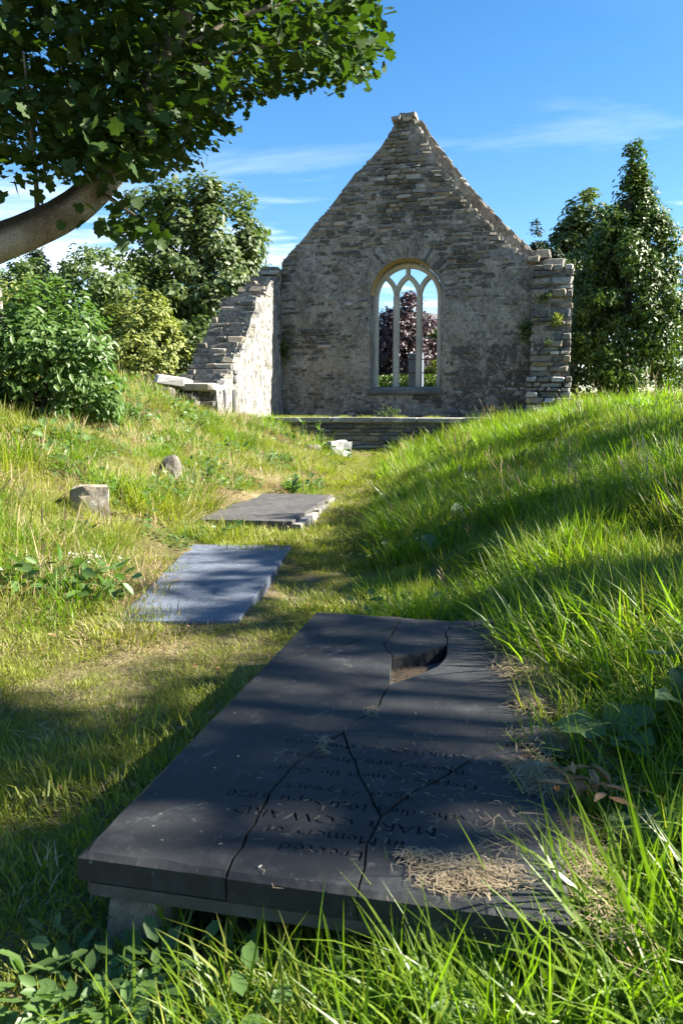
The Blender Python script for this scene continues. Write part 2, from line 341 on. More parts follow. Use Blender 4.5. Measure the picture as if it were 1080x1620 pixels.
def smooth_path(pts, rad, k=4):
    P = np.array(pts, float); n = len(P); out, ro = [], []
    for i in range(n - 1):
        a, b, c, d = P[max(i - 1, 0)], P[i], P[i + 1], P[min(i + 2, n - 1)]
        for j in range(k):
            t = j / k; out.append(.5 * (2 * b + (c - a) * t + (2 * a - 5 * b + 4 * c - d) * t * t + (3 * b - a - 3 * c + d) * t ** 3)); ro.append(rad[i] + (rad[i + 1] - rad[i]) * t)
    out.append(P[-1]); ro.append(rad[-1]); return out, ro

# leaf clouds
OVAL = (np.array([(0, 0, 0), (.3, .24, .05), (.68, .22, .05), (1, 0, -.05), (.68, -.22, .05), (.3, -.24, .05)]), [np.array([(0, 1, 2, 3), (0, 3, 4, 5)])])
SLIM = (np.array([(0, 0, 0), (.35, .15, .03), (.75, .1, .0), (1, 0, -.12), (.75, -.1, .0), (.35, -.15, .03)]), [np.array([(0, 1, 2, 3), (0, 3, 4, 5)])])
ELD = (np.array([(0, 0, 0), (.32, .21, .05), (.68, .17, .04), (1, 0, -.1), (.68, -.17, .04), (.32, -.21, .05)]), OVAL[1])
_mo = [(0, 0), (-.08, .18), (-.10, .36), (.06, .38), (.20, .56), (.34, .50), (.40, .34), (.52, .42), (.66, .44), (.76, .34), (.78, .20), (.88, .12), (1.0, 0)]
_mo = _mo + [(x, -y) for x, y in _mo[-2:0:-1]]
MAPLE = (np.array([(.3, 0, 0)] + [(x, y, .12 * abs(y) - .12 * max(0, x - .4)) for x, y in _mo]), [np.array([(0, 1 + i, 1 + (i + 1) % len(_mo)) for i in range(len(_mo))])])
def leaf_cloud(P, N, size, shape, along=None, spin=np.pi, r=rng):
    """P (n,3) base points, N (n,3) normals, size (n,)"""
    T, Fs = shape; n, k = len(P), len(T)
    N = N / (np.linalg.norm(N, axis=1, keepdims=True) + 1e-9)
    A = r.normal(size=(n, 3)) if along is None else along + .35 * r.normal(size=(n, 3))
    A = A - N * (A * N).sum(1, keepdims=True); A /= np.linalg.norm(A, axis=1, keepdims=True) + 1e-9
    B = np.cross(N, A)
    sz = size[:, None, None]; bend = r.uniform(.4, 1.8, (n, 1, 1))
    V = P[:, None, :] + sz * (T[None, :, 0:1] * A[:, None] + T[None, :, 1:2] * B[:, None] + bend * T[None, :, 2:3] * N[:, None])
    off = (np.arange(n) * k)[:, None, None]
    F = [(f[None] + off).reshape(-1, f.shape[1]) for f in Fs]
    tint = np.repeat(np.clip(r.normal(.5, .25, n), 0, 1), k)
    return V.reshape(-1, 3), F, tint
def unit(n, r=rng):
    v = r.normal(size=(n, 3)); return v / np.linalg.norm(v, axis=1, keepdims=True)

def crown_points(c, rad, ncl, per, clr, up=.5, seed=0, shell=(.55, 1.0), squash=None, lobes=5):
    r = np.random.default_rng(seed); c = np.array(c, float); rad = np.array(rad, float)
    d = unit(ncl, r); ph = r.uniform(0, 6.28, (lobes, 3))
    wob = 1 + .16 * sum(np.sin(2.3 * d @ unit(1, r)[0] * 2 + ph[i, 0]) for i in range(lobes)) / lobes ** .5
    q = r.uniform(shell[0] ** 3, shell[1] ** 3, ncl) ** (1 / 3)
    K = d * (q * wob)[:, None]
    if squash: K = squash(K)
    K = K * rad + c
    s_ = r.uniform(.6, 1.3, ncl) * clr
    o = unit(ncl * per, r) * (r.uniform(.25, 1, ncl * per) ** .5)[:, None]; o[:, 2] *= .75
    P = np.repeat(K, per, 0) + o * np.repeat(s_, per)[:, None]
    N = o * .8 + np.repeat(d, per, 0) * .5 + np.array([0, 0, up]) + .5 * unit(len(P), r)
    return K, P, N, r
def tree(name, label, cat, base, trunk_top, trunk_r, c, rad, ncl, per, clr, leaf, mat, shape=OVAL, seed=0, group=None, up=.5, branches=26, shell=(.5, 1), squash=None, bark='bark', trunkname='trunk', crown='crown'):
    root = empty(name, base); tag(root, label, cat, group); b = np.array(base, float)
    K, P, N, r = crown_points(c, rad, ncl, per, clr, up, seed, shell, squash)
    V, F, t = leaf_cloud(P - b, N, r.uniform(.7, 1.3, len(P)) * leaf, shape, r=r)
    link(crown, mesh_np(crown, V, F, M[mat], t), root)
    bm = bmesh.new(); tt = np.array(trunk_top, float) - b; st = random.getstate(); random.seed(seed)
    tp, tr = smooth_path([(0, 0, -.3), (tt * .35 + np.array([random.uniform(-.05, .05) * trunk_r * 6, 0, 0])), tt * .7, tt], [trunk_r * 1.25, trunk_r, trunk_r * .75, trunk_r * .4])
    tube(bm, tp, tr, 9, .06)
    for i in r.choice(len(K), min(branches, len(K)), replace=False):
        k = K[i] - b; f = random.uniform(.3, .95); a = tt * f; m = a + (k - a) * .5 + np.array([0, 0, -.06 * np.linalg.norm(k - a)])
        pp, rr = smooth_path([a, m, k], [trunk_r * .35 * (1.2 - f), trunk_r * .2 * (1.2 - f) + .004, .005], 3); tube(bm, pp, rr, 5, 0, False)
    random.setstate(st)
    link(trunkname, from_bm(trunkname, bm, M[bark], True), root)
    return root

# ------------------------------------------------------------------ the ruined church
ch = empty('ruined_church', (CO[0], CO[1], 0), -TH)
tag(ch, 'roofless grey rubble church gable with arched tracery window and broken side walls', 'church ruin')
W = 5.78; UC, ZC, RW = 2.945, 3.85, .815; SILL = 1.76; Z0 = .85
LR = np.array([(-.02, 4.66), (.3, 5.0), (.545, 5.226), (1.149, 5.856), (1.739, 6.553), (2.317, 7.1), (2.62, 7.58), (2.8, 7.72)])
RR = np.array([(3.05, 7.70), (3.2, 7.5), (3.593, 6.773), (4.02, 6.214), (4.586, 5.515), (5.147, 4.952), (5.76, 4.42)])
OUT = np.r_[LR, RR]
def top(u): return np.interp(u, OUT[:, 0], OUT[:, 1])
def span(z):  # u range of the gable at height z
    if z < 4.4: return 0., W
    a = np.interp(z, LR[:, 1], LR[:, 0]) if z > LR[0, 1] else 0.
    b = np.interp(z, RR[::-1, 1], RR[::-1, 0]) if z > RR[-1, 1] else W
    return a, b
def in_open(u, z, g=0):
    return (np.abs(u - UC) < RW + g) & (z > SILL - g) & ((z < ZC) | (np.hypot(u - UC, z - ZC) < RW + g))
def wall_sheet(name, us, zs, keep, thick, front, mat, snap=None, extr=(0, 1, 0), parent=ch, to3=None):
    """grid of kept cells, extruded along +v, front displaced; to3(u,z)->co"""
    bm = bmesh.new(); vs = {}
    uc = (us[:-1] + us[1:]) / 2; zc = (zs[:-1] + zs[1:]) / 2; Um, Zm = np.meshgrid(uc, zc); K = keep(Um, Zm)
    def gv(i, j):
        if (i, j) not in vs:
            u, z = us[i], zs[j]
            if snap: u, z = snap(u, z)
            vs[i, j] = bm.verts.new(to3(u, z))
        return vs[i, j]
    fs = [bm.faces.new((gv(i, j), gv(i + 1, j), gv(i + 1, j + 1), gv(i, j + 1))) for j in range(len(zc)) for i in range(len(uc)) if K[j, i]]
    fv = list(bm.verts)
    r = bmesh.ops.extrude_face_region(bm, geom=fs); back = [g for g in r['geom'] if isinstance(g, bmesh.types.BMVert)]
    # the extruded copy becomes the back; the originals stay as the front
    bmesh.ops.translate(bm, verts=back, vec=Vector(extr) * thick)
    co = np.array([v.co[:] for v in fv]); d = front(co)
    for v, dd in zip(fv, d): v.co -= Vector(extr) * float(dd)
    bmesh.ops.recalc_face_normals(bm, faces=list(bm.faces))
    return link(name, from_bm(name, bm, mat), parent)
def gable_front(co):
    q = co * np.array([1, 0, 1]); n = (fbm(q * 1.6, 3, 2) - .5) * .06 + (fbm(q * 7, 3, 3) - .5) * .065
    hole = np.clip((fbm(q * 1.1 + 31, 3, 8) - .56) * 8, 0, 1) * .035
    n = n - hole - np.where(co[:, 2] > 6.62, .09, 0)
    near = np.clip((in_open(co[:, 0], co[:, 2], .22) * 1.), 0, 1) * .012
    return n + near
def snap_arch(u, z):
    tz = float(top(u)) + .05 * (float(vnoise(np.array([[u * 9, 0, 3.]]), 5)[0]) - .6)
    if z > 4.3 and z > tz - .045: z = tz
    d = math.hypot(u - UC, z - ZC)
    if z > ZC - .01 and abs(d - RW) < .036 and d > 0: return UC + (u - UC) * RW / d, ZC + (z - ZC) * RW / d
    return u, z
us = np.unique(np.r_[np.arange(0, UC - RW, .05), UC - RW, np.arange(UC - RW + .05, UC + RW - .02, .05), UC + RW, np.arange(UC + RW + .05, W, .05), W].round(4))
zs = np.unique(np.r_[np.arange(Z0, SILL - .02, .05), SILL, np.arange(SILL + .05, 7.75, .05)].round(4))
gable = wall_sheet('gable_wall', us, zs, lambda u, z: (z < top(u)) & ~in_open(u, z), .5, gable_front, M['plaster'], snap_arch, (0, 1, 0), ch, lambda u, z: (u, 0, z))
# outer leaf: its right-hand rake stands above the inner leaf
R2 = np.array([(3.17, 7.80), (3.682, 7.07), (4.264, 6.34), (4.985, 5.54), (5.95, 4.62), (6.02, 4.3), (6.62, 4.25)])
def top2(u): return np.where(u < 3.05, top(u) - .08, np.interp(u, R2[:, 0], R2[:, 1]))
wall_sheet('outer_leaf', us if False else np.unique(np.r_[us, np.arange(W + .05, 6.6, .05)].round(4)), zs, lambda u, z: (z < top2(u) - .06) & ~in_open(u, z, .02), .38, lambda co: (fbm(co * 6, 3, 4) - .5) * .04, M['plaster'], lambda u, z: (u, float(top2(u)) - .03 if z > float(top2(u)) - .07 and z > 4.2 else z), (0, 1, 0), ch, lambda u, z: (u, .52, z))
# stones of the gable in courses
g_show, g_bed = [], []
z = Z0 + .12
while z < 7.66:
    hc = random.uniform(.055, .13) if z < 6.5 else random.uniform(.05, .10)
    a, b = span(z + hc / 2); a += random.uniform(.0, .06) if z > 4.5 else 0; b -= random.uniform(.0, .06) if z > 4.4 else 0
    u = a
    while u < b - .05:
        ln = min(random.uniform(.12, .45), b - u)
        if b - u - ln < .12: ln = b - u
        cu, cz = u + ln / 2, z + hc / 2; edge = (u == a or u + ln >= b - 1e-6) and z > 4.5
        if not any(in_open(np.array(q), np.array(w), .02) for q in (u, cu, u + ln) for w in (z, z + hc)) and not (abs(math.hypot(cu - UC, cz - ZC) - 1.0) < .2 and cz > ZC + .1):
            up = 1. if z > 5.7 else .55 if z > 4.3 else .0
            patch = float(fbm(p3(cu * 1.1 + 31, 0, cz * 1.1), 3, 8)[0]) > .54
            e = random.gauss(-.038 + .027 * up + (.022 if patch else 0), .011)
            if edge: e = random.uniform(-.02, .012)
            if z > 6.6: e -= .09
            kind = random.choices(['stone', 'slate', 'capstone'], [.76, .08, .16])[0]
            o = stone(gable, kind, (cu, -e + .13, cz + random.uniform(-.012, .012)), (ln * random.uniform(.93, .99), .28 + random.uniform(-.02, .02), hc * random.uniform(.82, .95)))
            (g_show if (e > .004 or edge or z > 6.6) else g_bed).append((ln * hc, o))
        u += ln
    z += hc + .006
g_show.sort(key=lambda q: -q[0])
extra = [o for _, o in g_show[225:]] + [o for _, o in g_bed]
by = {}
for o in extra: by.setdefault(o.data.materials[0].name, []).append(o)
for k, os_ in by.items(): join_objs('bedded_stones', os_, gable)
# rake stones on the right: flat stones of the outer leaf
for i in range(34):
    t = i / 33; u = 3.12 + t * (5.95 - 3.12); zz = float(np.interp(u, R2[:, 0], R2[:, 1]))
    stone(gable, random.choice(['stone', 'capstone', 'stone']), (u, .71, zz - .06), (random.uniform(.14, .24), .40, random.uniform(.06, .10)), 0, .82 + random.uniform(-.12, .12))
for u, zz in ((2.68, 7.70), (2.86, 7.76), (3.03, 7.74), (2.92, 7.66)): stone(gable, 'capstone', (u, .3, zz), (.22, .5, .11))
stone(gable, 'stone', (5.93, .1, 4.62), (.38, .35, .2)); stone(gable, 'capstone', (6.2, .2, 4.45), (.5, .5, .13)); stone(gable, 'stone', (5.75, -.02, 4.5), (.3, .35, .12))
# voussoirs round the arch
for i in range(27):
    a = R(-4 + 188 * i / 26 + random.uniform(-2, 2)); rr = RW + .03 + .17; ln = random.uniform(.26, .40)
    stone(gable, random.choice(['stone', 'slate', 'stone']), (UC + rr * math.cos(a), .136 + random.uniform(-.006, .01), ZC + rr * math.sin(a)), (ln, .27, random.uniform(.05, .085)), 0, -a, 'voussoir')
# window: reveal lining, sill, tracery, iron bars
win = empty('arched_window'); win.parent = ch
def strip2d(bm, pts, w, v0, v1, closed=False):
    """bar of width w along a polyline in the (u,z) plane, from v0 to v1, chamfered front"""
    n = len(pts); prof = [(-w / 2, v1), (-w / 2, v0 + .03), (-w / 4, v0), (w / 4, v0), (w / 2, v0 + .03), (w / 2, v1)]; rings = []
    for i, (u, z) in enumerate(pts):
        a = pts[max(i - 1, 0)]; b = pts[min(i + 1, n - 1)]; dx_, dz_ = b[0] - a[0], b[1] - a[1]; l = math.hypot(dx_, dz_); nx_, nz_ = -dz_ / l, dx_ / l
        rings.append([bm.verts.new((u + nx_ * q, v, z + nz_ * q)) for q, v in prof])
    k = len(prof)
    for r0, r1 in zip(rings, rings[1:]):
        for j in range(k): bm.faces.new((r0[j], r0[(j + 1) % k], r1[(j + 1) % k], r1[j]))
    bm.faces.new(rings[0]); bm.faces.new(rings[-1][::-1]); bmesh.ops.recalc_face_normals(bm, faces=list(bm.faces))
FC = 2.935; FZ = 3.81; FR = .755
def arc(cx, cz, r, a0, a1, n=14): return [(cx + r * math.cos(a0 + (a1 - a0) * i / n), cz + r * math.sin(a0 + (a1 - a0) * i / n)) for i in range(n + 1)]
def bar(name, pts, w, v0=.36, v1=.50, mat='tracery'):
    bm = bmesh.new(); strip2d(bm, pts, w, v0, v1); return link(name, from_bm(name, bm, M[mat]), win)
bar('frame', [(FC + FR, 1.74), (FC + FR, 2.8)] + arc(FC, FZ, FR, 0, math.pi, 28) + [(FC - FR, 2.8), (FC - FR, 1.74)], .12, .35, .505)
MU = (2.669, 3.209); SP = 3.84; RB = .566
for m in MU: bar('mullion', [(m, 1.74), (m, 2.6), (m, SP + .03)], .14)
def branch(m, sgn, lim):
    cx = m + sgn * RB; pts = []
    for i in range(20):
        a = R(58) * i / 19; u = cx - sgn * RB * math.cos(a); zz = SP + RB * math.sin(a)
        if lim(u, zz): break
        pts.append((u, zz))
    return pts
for m, sg in ((MU[0], 1), (MU[1], -1)): bar('tracery_arch', branch(m, sg, lambda u, zz: (u - FC) * sg > .012), .115, .363, .497)
for m, sg in ((MU[0], -1), (MU[1], 1)): bar('tracery_arch', branch(m, sg, lambda u, zz: math.hypot(u - FC, zz - FZ) > FR - .01), .115, .363, .497)
bar('tracery_bar', [(FC, 4.30), (FC, 4.42), (FC, 4.56)], .10, .366, .494)
for zz in (2.71, 2.42, 2.11):
    bm = bmesh.new(); tube(bm, [(2.2, .44, zz), (2.9, .44, zz + .004), (3.68, .44, zz)], [.011] * 3, 6); link('iron_bar', from_bm('iron_bar', bm, M['iron']), win)
def lining(name, a0, a1, mat, extra=None):
    bm = bmesh.new(); n = 24; rows = []
    pts = extra or arc(UC, ZC, 1, a0, a1, n)
    for k in range(5):
        v = -.012 + k * .0925; r_ = RW - .004 - (RW - .80) * 0 - .012 * k / 4 * 2
        rows.append([bm.verts.new(((UC + (p[0] - UC) * (r_ - random.uniform(0, .006))) , v, (ZC + (p[1] - ZC) * r_) if not extra else p[1])) for p in pts])
    for a, b in zip(rows, rows[1:]):
        for j in range(len(pts) - 1): bm.faces.new((a[j], a[j + 1], b[j + 1], b[j]))
    return link(name, from_bm(name, bm, M[mat], True), win)
lining('arch_soffit', 0.02, math.pi - .02, 'sandstone')
lining('jamb_lining', 0, 0, 'white', [(UC - 1, SILL + .02 + (ZC - SILL - .02) * i / 12) for i in range(13)])
lining('jamb_lining', 0, 0, 'tracery', [(UC + 1, SILL + .02 + (ZC - SILL - .02) * i / 12) for i in range(13)])
bm = bmesh.new(); vs = [bm.verts.new(c) for u in (2.09, 3.78) for c in ((u, -.07, 1.60), (u, -.09, 1.66), (u, -.07, 1.725), (u, .5, 1.80), (u, .5, 1.60))]
for j in range(5): bm.faces.new((vs[j], vs[(j + 1) % 5], vs[5 + (j + 1) % 5], vs[5 + j]))
bm.faces.new(vs[:5][::-1]); bm.faces.new(vs[5:]); bmesh.ops.recalc_face_normals(bm, faces=list(bm.faces)); bmesh.ops.bevel(bm, geom=list(bm.edges), offset=.012, segments=1, affect='EDGES')
link('sill', from_bm('sill', bm, M['slate']), win)
# left-hand side wall with its broken, stepped end
ZE = np.array([.8, 1.75, 1.86, 1.98, 2.1, 2.33, 2.42, 2.56, 2.7, 2.87, 3.0, 3.2, 3.33, 3.62, 3.72, 4.1, 4.18, 4.36]); VE = np.array([4.3, 4.25, 3.95, 3.5, 3.38, 3.3, 3.0, 2.85, 2.62, 2.5, 2.35, 2.22, 2.0, 1.92, 1.3, .95, .6, .35])
def vend(z): return -np.interp(z, ZE, VE)
side = wall_sheet('side_wall', np.arange(-4.35, .01, .05).round(4), np.arange(.8, 4.46, .05).round(4), lambda v, z: v > vend(z) + .03, .14,
    lambda co: (fbm(co * 2.2, 3, 12) - .5) * .05 + (fbm(co * 9, 3, 13) - .5) * .03, M['white'], None, (-1, 0, 0), ch, lambda v, z: (0, v, z))
z = .8; bmc = bmesh.new()
while z < 4.42:
    hc = random.uniform(.07, .15); ve = float(vend(z + hc / 2)) + random.uniform(-.07, .07)
    box_bm(bmc, -float(np.interp(z, [3.0, 3.7, 4.4], [.88, .66, .38])), -.08, ve + .04, .75, z, z + hc + .002)
    thk = float(np.interp(z, [3.0, 3.7, 4.4], [.93, .72, .42])); u = -thk + random.uniform(-.05, .05)
    while u < -.02:
        ln = min(random.uniform(.16, .5), .01 - u)
        if .01 - u - ln < .12: ln = .01 - u
        dv = random.uniform(.0, .095)
        stone(side, random.choices(['stone', 'capstone', 'slate'], [.6, .25, .15])[0], (u + ln / 2, ve + dv + .16, z + hc / 2), (ln * .96, random.uniform(.3, .42), hc * .94))
        u += ln
    z += hc
link('core', from_bm('core', bmc, M['plaster']), side)
for v, z_, sv, sz in ((-3.30, 1.86, .13, .14), (-3.36, 1.40, .17, .5), (-3.88, 1.45, .17, .42), (-.35, 2.95, .16, .1), (-3.25, 2.0, .2, .1), (-.25, 3.4, .12, .14)): stone(side, 'slate', (-.06, v, z_), (.2, sv, sz))
stone(side, 'pale', (-.75, -4.45, 1.78), (.62, .5, .16), .3, .12); stone(side, 'capstone', (-.3, -4.3, 1.68), (.6, .5, .14)); stone(side, 'stone', (-.95, -4.5, 1.55), (.5, .5, .22)); stone(side, 'stone', (-.5, -4.45, 1.45), (.4, .3, .24))
for u, v, z_ in ((-.28, -.12, 4.40), (-.14, -.3, 4.37)): stone(side, 'capstone', (u, v, z_), (.4, .4, .10))
# broken stub of the right-hand wall
bm = bmesh.new(); box_bm(bm, W + .02, W + .80, -.35, .5, .85, 4.22); stub = link('wall_stub', from_bm('wall_stub', bm, M['plaster']), ch)
z = .95
while z < 4.22:
    hc = random.uniform(.07, .19); u = W - .04; wdt = .84 if z > 1.9 else .95
    if z < 1.9: u -= .08
    e_ = u + wdt
    while u < e_ - .02:
        ln = min(random.uniform(.14, .5), e_ - u)
        if e_ - u - ln < .1: ln = e_ - u
        stone(stub, random.choices(['stone', 'capstone', 'slate', 'pale'], [.45, .33, .14, .08])[0], (u + ln / 2, -.20 + random.uniform(-.05, .09) - (.12 if z < 1.9 else 0), z + hc / 2), (ln * .95, .42, hc * .92)); u += ln
    z += hc
# ------------------------------------------------------------------ platform wall and floor inside the ruin
pl = empty('platform_wall', (*church(0, -2.6), 0), -TH); tag(pl, 'low rubble retaining wall with flagstone coping in front of the church gable', 'wall')
bm = bmesh.new(); box_bm(bm, -.3, 5.9, .04, .4, 0, 1.0); link('wall_core', from_bm('wall_core', bm, M['plaster']), pl)
z = .2
while z < .99:
    hc = min(random.uniform(.06, .13), 1.0 - z); u = -.25
    while u < 5.8:
        ln = random.uniform(.2, .62); stone(pl, random.choices(['stone', 'slate', 'capstone'], [.5, .3, .2])[0], (u + ln / 2, .12 + random.uniform(-.02, .02), z + hc / 2), (ln * .97, .25, hc * .93)); u += ln
    z += hc
    if z > .96: break
u = -.3
while u < 5.8:
    ln = random.uniform(.7, 1.25); bm = bmesh.new(); box_bm(bm, u + .006, u + ln - .006, -.07, .5, 1.004, 1.105, .008); bmesh.ops.bevel(bm, geom=list(bm.edges), offset=.012, segments=1, affect='EDGES')
    link('coping_slab', from_bm('coping_slab', bm, M['capstone']), pl); u += ln
bm = bmesh.new(); box_bm(bm, .0, 5.8, -2.12, 0.02, .9, 1.09); fl = link('chancel_floor', from_bm('chancel_floor', bm, M['soil'])); fl.location = (CO[0], CO[1], 0); fl.rotation_euler = (0, 0, -TH); tag(fl, kind='structure')

# ------------------------------------------------------------------ ledger slabs
def poly_offset(P, d):
    """inward offset of a CCW polygon, per-edge distances d"""
    n = len(P); out = []
    for i in range(n):
        a, b, c = np.array(P[i - 1]), np.array(P[i]), np.array(P[(i + 1) % n]); e1 = (b - a) / np.linalg.norm(b - a); e2 = (c - b) / np.linalg.norm(c - b)
        n1 = np.array([-e1[1], e1[0]]); n2 = np.array([-e2[1], e2[0]]); d1, d2 = d[i - 1], d[i]
        A = np.array([n1, n2]); det = np.linalg.det(A)
        if abs(det) < .25: off = (n1 * d1 + n2 * d2) / 2
        else: off = np.linalg.solve(A, [d1, d2])
        out.append(tuple(b + off))
    return out
def slab_piece(name, P, z0, z1, mat, outer, cham=.012, crack=.0035, parent=None, tilt=(0, 0, 0), gap=.0012):
    """P CCW outline; outer(a,b) -> True when that edge is the slab's own rim"""
    Q = []
    for i in range(len(P)):      # worn rim: short edges with an uneven chamfer
        a_, b_ = P[i], P[(i + 1) % len(P)]; m_ = max(1, int(math.hypot(b_[0] - a_[0], b_[1] - a_[1]) / .035)) if outer(a_, b_) else 1
        Q += [(a_[0] + (b_[0] - a_[0]) * k / m_, a_[1] + (b_[1] - a_[1]) * k / m_) for k in range(m_)]
    P = Q; n = len(P); o = [outer(P[i], P[(i + 1) % n]) for i in range(n)]
    base = poly_offset(P, [0.0 if q else gap for q in o]); rj = random.Random(n); topp = poly_offset(P, [cham * (rj.uniform(.7, 1.15) if rj.random() > .12 else rj.uniform(1.3, 2.2)) if q else crack * rj.uniform(.5, 1.7) for q in o])
    if cham > .02: pass
    bm = bmesh.new(); zb = z1 - cham * .8
    r0 = [bm.verts.new((*p, z0)) for p in base]; r1 = [bm.verts.new((*p, zb)) for p in base]; r2 = [bm.verts.new((*p, z1)) for p in topp]
    for a, b in ((r0, r1), (r1, r2)):
        for i in range(n): bm.faces.new((a[i], a[(i + 1) % n], b[(i + 1) % n], b[i]))
    bm.faces.new(r2); bm.faces.new(r0[::-1]); bmesh.ops.recalc_face_normals(bm, faces=list(bm.faces))
    for v in bm.verts: v.co.z += tilt[0] + tilt[1] * v.co.x + tilt[2] * v.co.y
    return link(name, from_bm(name, bm, mat), parent)
def wig(pts, amp=.006, k=5, seed=0):
    r = random.Random(seed); out = []
    for a, b in zip(pts, pts[1:]):
        l = math.hypot(b[0] - a[0], b[1] - a[1]); nx_, ny_ = -(b[1] - a[1]) / l, (b[0] - a[0]) / l; m = max(1, int(l / .045))
        for j in range(m):
            t = j / m; w = 0 if j == 0 else r.uniform(-amp, amp); out.append((a[0] + (b[0] - a[0]) * t + nx_ * w, a[1] + (b[1] - a[1]) * t + ny_ * w))
    return out + [pts[-1]]
SW, SL = 1.076, 2.176
tomb = empty('ledger_tomb', (-.598, 1.659, 0), -TH); tag(tomb, 'large black slate ledger slab cracked in pieces with carved lettering', 'grave slab')
c1a = wig([(.357, 0), (.351, .06), (.351, .217), (.338, .361), (.36, .555), (.445, .78)], .006, seed=1); c1b = wig([(.445, .78), (.516, 1.032), (.52, 1.234)], .006, seed=2)
hl = wig([(.52, 1.234), (.498, 1.393), (.477, 1.571)], .003, seed=3); hb = wig([(.52, 1.234), (.595, 1.341), (.665, 1.468), (.689, 1.593), (.681, 1.766)], .004, seed=4)
ht = wig([(.477, 1.571), (.583, 1.637), (.681, 1.766)], .004, seed=5); bt1 = wig([(.477, 1.571), (.418, 1.708), (.43, 2.011)], .006, seed=6); bt2 = [(.43, 2.011), (.426, SL)]
c2 = wig([(.681, 1.766), (.659, 1.955), (.679, SL)], .006, seed=7); c3 = wig([(.43, 2.011), (.286, 1.725), (.159, 1.56), (0, 1.30)], .006, seed=8)
c4a = wig([(.445, .78), (.535, .553), (.613, .371), (.643, .312)], .003, seed=9); c4b = wig([(.643, .312), (.632, .18), (.644, .092), (.647, 0)], .007, seed=10)
c5 = wig([(.643, .312), (.701, .441), (.759, .526), (.835, .66), (.939, .791), (SW, .964)], .008, seed=11)
J = lambda *ls: [p for i, l in enumerate(ls) for p in (l[:-1])]
rv = lambda l: l[::-1]
def rim(a, b):
    e = 1e-6; return (abs(a[0]) < e and abs(b[0]) < e) or (abs(a[1]) < e and abs(b[1]) < e) or (abs(a[0] - SW) < e and abs(b[0] - SW) < e) or (abs(a[1] - SL) < e and abs(b[1] - SL) < e)
chip = [(.60, .33), (.585, .30), (.61, .25), (.632, .18)]
PIECES = [
 J([(0, 0), (.18, 0), (.357, 0)], c1a, c1b, hl, bt1, c3, [(0, 1.30), (0, .6), (0, 0)]),
 J(c3[::-1], bt2, [(.426, SL), (0, SL), (0, 1.30)]),
 J(rv(bt1) if False else [(.43, 2.011)] + rv(bt1)[1:], ht, c2, [(.679, SL), (.426, SL), (.43, 2.011)]),
 J(c5, [(SW, .964), (SW, 1.5), (SW, SL), (.679, SL)], rv(c2), rv(hb), rv(c1b), c4a),
 J([(.357, 0), (.5, 0), (.647, 0)], rv(c4b), rv(c4a), rv(c1a)),
 J([(.647, 0), (.85, 0), (SW, 0)], [(SW, 0), (SW, .5), (SW, .964)], rv(c5), c4b)]
TILT = [(0, 0, 0), (.0, 0, 0), (-.003, 0, 0), (.001, .0, 0), (-.002, 0, 0), (-.003, .001, 0)]
pieces = []
for P, tl in zip(PIECES, TILT):
    A = sum(P[i - 1][0] * P[i][1] - P[i][0] * P[i - 1][1] for i in range(len(P)))
    if A < 0: P = P[::-1]
    pieces.append(slab_piece('slab_piece', P, .236, .30, M['ledger'], rim, .014, .0026 if len(pieces) else .0045, tomb, tl, .0012 if len(pieces) else .0028))
# moulded lower course of the slab
bm = bmesh.new(); pr = [(.0, .232), (-.0, .222), (.012, .214), (.012, .165), (.0, .16)]
box_bm(bm, .012, SW - .012, .012, SL - .012, .188, .232); bmesh.ops.bevel(bm, geom=list(bm.edges), offset=.008, segments=2, affect='EDGES'); link('moulded_base', from_bm('moulded_base', bm, M['ledger2']), tomb)
for a, b, sx, sy, sz in ((.105, .14, .15, .18, .2), (.9, .2, .3, .25, .2), (.15, 2.0, .3, .3, .2), (.9, 2.0, .3, .3, .2), (.5, 1.1, .5, .4, .2)): stone(tomb, 'stone', (a, b, .075), (sx, sy, sz + .03), name='support_stone')
